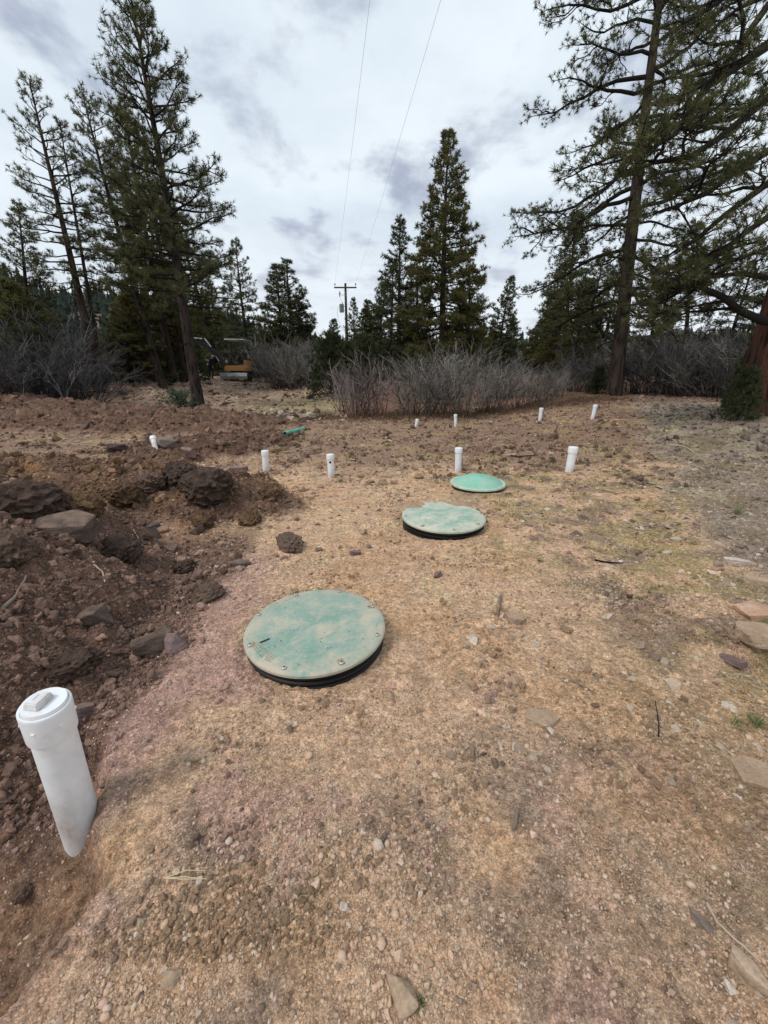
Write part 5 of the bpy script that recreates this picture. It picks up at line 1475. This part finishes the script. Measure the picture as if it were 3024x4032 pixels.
# junipers and green bushes
def grow_juniper(seed, H, rad, clumps, mat, K=26, ts=.16, width=.22, cone=1.0):
    rng = np.random.RandomState(seed); P, D, S = [], [], []; wood = Wood()
    for i in range(clumps):
        t = rng.rand() ** .8; az = rng.rand() * 6.283; q = math.sqrt(rng.uniform(.15, 1))
        lump = 1 + .25 * math.sin(az * 3 + seed) + .2 * math.sin(az * 5 + t * 9)
        rr = rad * ((1 - t) ** cone * .85 + .18) * q * lump
        p = np.array([math.cos(az) * rr, math.sin(az) * rr, .08 + t * H * (.9 + .1 * lump)])
        if i % 4 == 0:
            b = np.array([0, 0, max(.02, p[2] - rr * .9)]); wood.tube(np.array([b, (b + p) / 2 + [0, 0, -.04], p]), [.02, .014, .006], 4)
        for k in range(4):
            P.append(p + rng.normal(0, .09 * rad + .03, 3)); D.append(np.array([math.cos(az) * .6, math.sin(az) * .6, .8]) + rng.normal(0, .4, 3)); S.append(ts * rng.uniform(.7, 1.2))
    wood.tube(np.array([[0, 0, -.1], [.02, 0, H * .4], [0, .02, H * .85]]), [.07, .05, .012], 7)
    return wood.mesh('trunk', M_LIMB), tufts_mesh('foliage', P, D, S, mat, K, width, rng, .9)
def juniper(label, ms_, dx, dyb, Y, top_dy, base_h, rot=0, wide=1.0, name='juniper', cat='juniper', group='junipers and green bushes'):
    p = at(dx, dyb, Y); z = g1(p.x, Y); H = at(dx, top_dy, Y).z - z; s = H / base_h
    t = thing(name, label, cat, (p.x, Y, z - .03), (0, 0, rot), group, (s * wide, s * wide, s))
    for nm, me in zip(('trunk', 'foliage'), ms_): obj(nm, me, t)
    return t
jA = grow_juniper(301, 2.2, 1.0, 240, M_JUNI, 16, .17, .18)
jB = grow_juniper(302, 2.2, 1.2, 240, M_JUNI, 16, .17, .18, .7)
jS = grow_juniper(303, .6, .45, 90, M_SAGE, 14, .09, .14, .5)
juniper('dark juniper below the utility pole, larger', jB, 715, 850, 20, 730, 2.2, 0, .85)
juniper('juniper right below the utility pole beside the larger one', jA, 752, 850, 19, 745, 2.2, 1.2, .9)
juniper('grey-green juniper above the reddish stems', jA, 790, 850, 22, 730, 2.2, 2.2, 1.0)
juniper('small juniper on the crest left of the big right trunk', jA, 1285, 862, 17, 795, 2.2, 3.0, 1.0)
juniper('low spreading juniper in front of the red-barked trunk', jB, 1590, 918, 8.4, 800, 2.2, 4.0, .75)
juniper('green juniper beside the red-barked trunk, further back', jA, 1622, 890, 10.6, 690, 2.2, 5.0, .8)
juniper('green bush in the dark left thicket', jB, 100, 880, 16, 720, 2.2, .7, .9)
juniper('green bush beside trunks above the churned slope', jB, 300, 815, 25, 700, 2.2, 1.7, 1.2)
juniper('green bush left of the tallest trunk', jA, 395, 812, 29, 700, 2.2, 2.7, 1.3)
juniper('small grey-green sagebrush left of the tallest pine trunk', jS, 388, 885, 15.6, 848, .6, 0, 1.2, 'sage_bush', 'bush')

# wooded slopes of the far hills: conifers too far to count
def conifer_mass(name, label, HV, n, seed, hmin, hmax, rows, mat):
    rng = np.random.RandomState(seed); V, F, vv = [], [], []; b = 0
    for i in range(n):
        r_ = rng.uniform(*rows) * (HV.shape[0] - 2); c = rng.rand() * (HV.shape[1] - 1); r0, c0 = int(r_), int(c)
        p = HV[r0, c0] * (1 - (c - c0)) + HV[r0, min(c0 + 1, HV.shape[1] - 1)] * (c - c0)
        p = p + (HV[r0 + 1, c0] - HV[r0, c0]) * (r_ - r0)
        if float(fbm(p[0:1], p[1:2], 45, 3, 9)[0]) + rng.normal(0, .18) < .02: continue
        h = rng.uniform(hmin, hmax); w = h * rng.uniform(.16, .26); a0 = rng.rand() * 6
        for t in range(3):
            zb = h * (.08 + .28 * t); zt = h * (.55 + .225 * t); ww = w * (1 - .28 * t)
            ring = [p + np.array([math.cos(a0 + k * 1.047 + t) * ww * rng.uniform(.7, 1.2), math.sin(a0 + k * 1.047 + t) * ww * rng.uniform(.7, 1.2), zb + rng.uniform(-.05, .05) * h]) for k in range(6)]
            V += ring + [p + np.array([0, 0, zt])]
            F += [(b + k, b + (k + 1) % 6, b + 6) for k in range(6)]; vv += [rng.rand()] * 7; b += 7
    me = mesh_np(name, np.array(V), np.array(F), [mat]); point_float(me, 'v', np.array(vv) * .8)
    tag(obj(name, me), label, None, None, 'stuff')
M_FARN = mat_needles('far_forest', (0.042, 0.060, 0.048), (0.105, 0.130, 0.102), brownish=0.01)
conifer_mass('hill_forest', 'dark conifer woods covering the far left hill', HV1, 5200, 1, 4, 9, (.15, 1.0), M_FARN)
conifer_mass('ridge_forest', 'far woods on the low ridge at the horizon', HV2, 3000, 2, 4, 8, (.3, 1.0), M_FARN)
# woods closing the view behind the thickets
def wood_belt(name, label, pts, n, seed, hmin, hmax, mat):
    rng = np.random.RandomState(seed); V, F, vv = [], [], []; b = 0
    for i in range(n):
        k = rng.randint(0, len(pts) - 1); f = rng.rand(); a, c = np.array(pts[k]), np.array(pts[k + 1])
        q = a + (c - a) * f; x, y = q[0] + rng.normal(0, 2.5), q[1] + rng.normal(0, 2.5)
        z0 = g1(x, y) - .3; h = rng.uniform(hmin, hmax)
        P = np.stack([rng.normal(0, .16 * h, 70), rng.normal(0, .16 * h, 70), rng.rand(70) * h], -1); P[:, :2] *= (1.15 - P[:, 2:3] / h)
        for p in P:
            d = rng.normal(size=(3, 3)) * .20
            V += [np.array([x, y, z0]) + p + d[0], np.array([x, y, z0]) + p + d[1], np.array([x, y, z0]) + p + d[2]]
            F.append((b, b + 1, b + 2)); b += 3; vv += [rng.rand() * .8] * 3
    me = mesh_np(name, np.array(V), np.array(F), [mat]); point_float(me, 'v', vv)
    tag(obj(name, me), label, None, None, 'stuff')
wood_belt('far_undergrowth', 'dense low evergreen growth deep behind the thickets',
          [(-40, 34), (-26, 32), (-17, 36), (-9, 46), (2, 50), (10, 44), (18, 36), (24, 27), (26, 20), (24, 14)], 330, 5, 1.0, 2.6, M_NEEDLE3)

# ------------------------------------------------------------------ excavator
px = at(515, 826, 32); EX = Vector((px.x, 32.0, g1(px.x, 32.0)))
ez = at(515, 826, 32).z - EX.z
ex_ = thing('mini_excavator', 'small orange canopy excavator with black boom beside the grey brush', 'excavator', EX, (0, 0, R(8)), None, (1.14,) * 3)
for s in (-1, 1):
    tr_ = MB()
    pts = []
    for k in range(28):
        a = 2 * math.pi * k / 28; pts.append((math.copysign(abs(math.cos(a)) ** .5, math.cos(a)) * .95, math.sin(a) * .24 + .26))
    V = []; F = []
    for (yy, zz) in pts: V += [(s * .48 , yy, zz), (s * .78, yy, zz)]
    m = len(pts)
    for k in range(m):
        k2 = (k + 1) % m; F.append((2 * k, 2 * k + 1, 2 * k2 + 1, 2 * k2))
    F += [tuple(2 * k for k in range(m)), tuple(2 * k + 1 for k in range(m - 1, -1, -1))]
    tr_.add(V, F)
    to = tr_.build('track', M_TRACK, ex_)
    for k in range(m):
        a = pts[k]; MB().box((s * .63, a[0] * 1.01, (a[1] - .26) * 1.06 + .26), (.31, .05, .03), Euler((math.atan2(a[1] - .26, a[0] * .3) + math.pi / 2, 0, 0))).build('track_lug', M_TRACK, to)
    for yy in (-.68, .68): MB().tube([(s * .80, yy, .27), (s * .82, yy, .27)], .17, 16).build('sprocket', M_BLACKM, to)
MB().box((0, 0, .36), (1.0, 1.2, .26)).build('undercarriage', M_BLACKM, ex_, bevel=.03)
bl = MB()
bl.add([(-.82, -1.30, .12), (.82, -1.30, .12), (.82, -1.36, .30), (-.82, -1.36, .30), (.82, -1.28, .50), (-.82, -1.28, .50), (-.82, -1.22, .12), (.82, -1.22, .12), (.82, -1.22, .50), (-.82, -1.22, .50)],
       [(0, 1, 2, 3), (3, 2, 4, 5), (5, 4, 8, 9), (9, 8, 7, 6), (6, 7, 1, 0), (0, 3, 5, 9, 6), (1, 7, 8, 4, 2)])
bo = bl.build('dozer_blade', M_STEEL, ex_)
for s in (-1, 1): MB().bar((s * .4, -1.24, .28), (s * .4, -.5, .34), .10, .14).build('blade_arm', M_BLACKM, bo)
MB().tube([(0, 0, .46), (0, 0, .60)], .42, 20).build('slew_ring', M_BLACKM, ex_)
hs = MB()
prof = [(-.62, .60), (1.00, .60), (1.06, .75), (1.02, 1.22), (.60, 1.28), (.55, .95), (-.55, .92), (-.66, .80)]
V = [(x_, s * .68, z_) for s in (-1, 1) for x_, z_ in prof]; m = len(prof)
hs.add(V, [tuple(range(m)), tuple(range(2 * m - 1, m - 1, -1))] + [(k, k + m, (k + 1) % m + m, (k + 1) % m) for k in range(m)])
house = hs.build('house', M_ORANGE, ex_, bevel=.03)
MB().box((.80, -.70, .95), (.34, .02, .36)).build('side_cover', M_ORANGE, house, bevel=.008)
MB().box((.70, 0, 1.33), (.3, .9, .08)).build('engine_hood', M_BLACKM, house, bevel=.02)
MB().tube([(.86, -.45, 1.3), (.86, -.45, 1.52)], .04, 10).build('exhaust', M_STEEL, house)
MB().box((0.15, 0, .965), (1.2, 1.3, .04)).build('deck', M_BLACKM, house)
for x_, y_ in ((-.35, -.60), (-.35, .60), (.62, -.60), (.62, .60)):
    MB().bar((x_, y_, .94), (x_ + (.06 if x_ < 0 else 0), y_, 2.42), .06).build('canopy_post', M_BLACKM, ex_)
MB().box((.16, 0, 2.46), (1.25, 1.42, .07)).build('canopy_roof', M_ROOF, ex_, bevel=.025)
st = MB().box((.38, 0, 1.22), (.48, .50, .12)).build('seat', M_SEAT, ex_, bevel=.03)
MB().box((.60, 0, 1.52), (.12, .48, .56), Euler((0, R(8), 0))).build('backrest', M_SEAT, st, bevel=.03)
MB().box((.38, 0, 1.06), (.40, .40, .20)).build('seat_base', M_BLACKM, st)
for s in (-1, 1):
    lv = MB().tube([(.15, s * .30, .98), (.10, s * .30, 1.35)], .018, 8).build('control_lever', M_BLACKM, ex_)
    MB().tube([(.10, s * .30, 1.33), (.095, s * .30, 1.43)], .028, 8).build('grip', M_SEAT, lv)
bm_ = MB()
bm_.bar((-.62, 0, .85), (-1.10, 0, 1.62), .16, .24); bm_.bar((-1.10, 0, 1.60), (-1.98, 0, 2.28), .16, .22)
boom = bm_.build('boom', M_BLACKM, ex_, bevel=.015)
cyl = MB().tube([(-.72, 0, .66), (-1.05, 0, 1.20)], .055, 10).build('boom_cylinder', M_BLACKM, boom)
MB().tube([(-1.05, 0, 1.20), (-1.22, 0, 1.50)], .028, 8).build('rod', M_STEEL, cyl)
MB().tube([(-.95, .05, 1.66), (-1.45, .05, 2.10), (-1.95, .05, 2.46)], .022, 6).build('hose', M_BLACKM, boom)
stk = MB().bar((-1.85, 0, 2.32), (-3.35, 0, 2.42), .13, .18).build('stick', M_BLACKM, ex_, bevel=.015)
c2 = MB().tube([(-1.45, 0, 2.06), (-1.75, 0, 2.52), (-1.80, 0, 2.56)], .045, 8).build('stick_cylinder', M_STEEL, stk)
MB().tube([(-1.9, 0, 2.52), (-2.9, 0, 2.60)], .04, 8).build('bucket_cylinder', M_STEEL, stk)
bk = MB()
pr = [(0, 0), (-.10, -.28), (.02, -.52), (.30, -.60), (.46, -.48), (.20, -.30), (.16, -.05)]
V = [(-3.38 + x_, s * .24, 2.40 + z_) for s in (-1, 1) for x_, z_ in pr]; m = len(pr)
bk.add(V, [tuple(range(m)), tuple(range(2 * m - 1, m - 1, -1))] + [(k, k + m, (k + 1) % m + m, (k + 1) % m) for k in range(m)])
bko = bk.build('bucket', M_BLACKM, ex_)
for k in range(4): MB().bar((-2.92, -.2 + k * .133, 1.90), (-2.80, -.2 + k * .133, 1.93), .05, .03).build('tooth', M_STEEL, bko)

# ------------------------------------------------------------------ person by the excavator
pp = at(459, 829, 31.0); PX, PY = pp.x, 31.0; PZ = g1(PX, PY)
def person():
    J = {'pel': (0, 0, .88), 'sp': (.06, 0, 1.08), 'ch': (.17, 0, 1.28), 'nk': (.25, 0, 1.41), 'hd': (.31, 0, 1.50), 'ht': (.335, 0, 1.62),
         'hl': (0, .09, .84), 'kl': (.10, .11, .48), 'al': (-.04, .12, .08), 'fl': (.12, .13, .04),
         'hr': (0, -.09, .84), 'kr': (.02, -.11, .46), 'ar': (-.20, -.11, .10), 'fr': (-.05, -.12, .04),
         'sl': (.20, .17, 1.32), 'el': (.26, .22, 1.06), 'wl': (.42, .18, .90), 'sr': (.20, -.17, 1.32), 'er': (.20, -.22, 1.05), 'wr': (.36, -.20, .86), 'gl': (.48, .17, .86), 'gr': (.42, -.20, .81)}
    E_ = [('pel', 'sp'), ('sp', 'ch'), ('ch', 'nk'), ('nk', 'hd'), ('hd', 'ht'), ('pel', 'hl'), ('hl', 'kl'), ('kl', 'al'), ('al', 'fl'), ('pel', 'hr'), ('hr', 'kr'), ('kr', 'ar'), ('ar', 'fr'),
          ('ch', 'sl'), ('sl', 'el'), ('el', 'wl'), ('wl', 'gl'), ('ch', 'sr'), ('sr', 'er'), ('er', 'wr'), ('wr', 'gr')]
    rad = {'pel': .135, 'sp': .13, 'ch': .155, 'nk': .06, 'hd': .095, 'ht': .075, 'hl': .10, 'hr': .10, 'kl': .068, 'kr': .068, 'al': .05, 'ar': .05, 'fl': .045, 'fr': .045,
           'sl': .075, 'sr': .075, 'el': .052, 'er': .052, 'wl': .04, 'wr': .04, 'gl': .035, 'gr': .035}
    K = list(J); me = bpy.data.meshes.new('person'); me.from_pydata([J[k] for k in K], [(K.index(a), K.index(b)) for a, b in E_], [])
    o = bpy.data.objects.new('person_tmp', me); COL.objects.link(o)
    o.modifiers.new('skin', 'SKIN'); sb = o.modifiers.new('sub', 'SUBSURF'); sb.levels = 2; sb.render_levels = 2
    for i, k in enumerate(K):
        sv_ = me.skin_vertices[0].data[i]; sv_.radius = (rad[k], rad[k]); sv_.use_root = (k == 'pel')
    dg = bpy.context.evaluated_depsgraph_get(); dg.update()
    nm = bpy.data.meshes.new_from_object(o.evaluated_get(dg)); bpy.data.objects.remove(o)
    nm.name = 'person'; nm.materials.clear()
    for m_ in (M_JACKET, M_JEANS, M_BOOT, M_SKIN): nm.materials.append(m_)
    for p in nm.polygons:
        c = p.center; p.use_smooth = True
        p.material_index = 3 if (c.z > 1.42 and c.x > .18) or (c.z < .90 and c.x > .36) else 0 if c.z > .86 else 1 if c.z > .14 else 2
    return nm
po = obj('person', person(), None, (PX, PY, PZ), (0, 0, R(-20)))
tag(po, 'person in dark jacket and trousers bending forward beside the excavator', 'person')
MB().lathe([(.001, .075), (.06, .065), (.09, .03), (.10, -.01), (.095, -.02)], 20).build('cap', M_CAP, po, 50, loc=(.325, 0, 1.575), rot=(0, R(14), 0))
MB().box((.42, 0, 1.565), (.12, .13, .012), Euler((0, R(14), 0))).build('cap_brim', M_CAP, po)
MB().tube([(.405, 0, 1.52), (.43, 0, 1.495)], [.012, .016], 8).build('nose', M_SKIN, po)

# ------------------------------------------------------------------ utility pole
pt = at(746, 612, 48); UX, UY = pt.x, 48.0; UZ = g1(UX, UY); PH = pt.z - UZ
up_ = thing('utility_pole', 'wooden utility pole with crossarm and grey transformer on the horizon', 'utility pole', (UX, UY, UZ))
MB().tube([(0, 0, -.5), (0, 0, PH * .5), (0, 0, PH)], [.17, .15, .115], 14).build('pole', M_POLE, up_, 50)
arm = MB().box((0, -.16, PH - .42), (2.35, .11, .13)).build('crossarm', M_POLE, up_, bevel=.01)
for s in (-1, 1):
    MB().bar((s * .42, -.20, PH - .46), (0, -.20, PH - .95), .035, .02).build('brace', M_STEEL, up_)
    ins = MB().lathe([(.02, 0), (.02, .16), (.07, .17), (.075, .21), (.05, .23), (.06, .25), (.05, .30), (.03, .33), (.001, .335)], 14).build('insulator', M_PORC, up_, 40, loc=(s * 1.08, -.16, PH - .355))
MB().bar((0, -.14, PH - 1.18), (-.62, -.16, PH - 1.04), .05).build('cutout_bracket', M_STEEL, up_)
ct = MB().tube([(-.62, -.16, PH - 1.28), (-.60, -.16, PH - .76)], .05, 10).build('fuse_cutout', M_PORC, up_)
MB().tube([(-.70, -.16, PH - 1.0), (-.52, -.16, PH - .96)], .035, 8).build('fuse_tube', M_PORC, ct)
tf = MB().lathe([(.001, 0), (.23, 0), (.24, .03), (.24, .70), (.25, .72), (.25, .76), (.20, .80), (.001, .82)], 20).build('transformer', M_CAN, up_, 40, loc=(-.46, -.05, PH - 2.75))
MB().lathe([(.04, 0), (.05, .06), (.03, .09), (.045, .12), (.02, .20), (.001, .21)], 10).build('bushing', M_PORC, tf, 40, loc=(.10, 0, .80))
for zz in (.18, .58): MB().box((.33, .02, zz), (.24, .10, .05)).build('hanger', M_STEEL, tf)
MB().tube([(-.62, -.16, PH - 1.28), (-.50, -.14, PH - 1.6), (-.36, -.08, PH - 1.80)], .012, 6).build('jumper_wire', M_WIRE, up_)
MB().tube([(-.60, -.05, PH - 2.02), (-.85, -.08, PH - 2.25), (-.95, -.1, PH - 2.8), (-.86, -.1, PH - 3.5), (-.6, -.08, PH - 4.1), (-.2, -.05, PH - 4.6), (-.1, -.05, PH - 6.0)], .020, 6).build('service_loop', M_WIRE, up_)
# two lines running from the pole over the camera
def line(label, a, via, name='power_line'):
    a = Vector(a); b = via; d = b - a
    pts = []
    for k in range(61):
        t = k / 60 * 1.9; p = a + d * t; p.z -= .55 * t * (1 - t) * 4 * .25; pts.append(p)
    o = MB().tube([p - a for p in pts], .0042, 5).build(name, M_WIRE, None, loc=a)
    return tag(o, label, 'power line', 'overhead power lines')
def overhead(dx, dy, z): return flat(dx, dy, z)
line('thin overhead wire running from pole to top centre, left one', (UX - 1.08, UY - .16, UZ + PH - .03), overhead(799, 0, UZ + PH + .3))
line('thin overhead wire running from pole to top centre, right one', (UX + 1.08, UY - .16, UZ + PH - .03), overhead(952, 0, UZ + PH + .3))

tot = sum(len(m.polygons) * (2 if len(m.polygons) and len(m.polygons[0].vertices) == 4 else 1) for m in bpy.data.meshes)
print('TRIS about', tot)
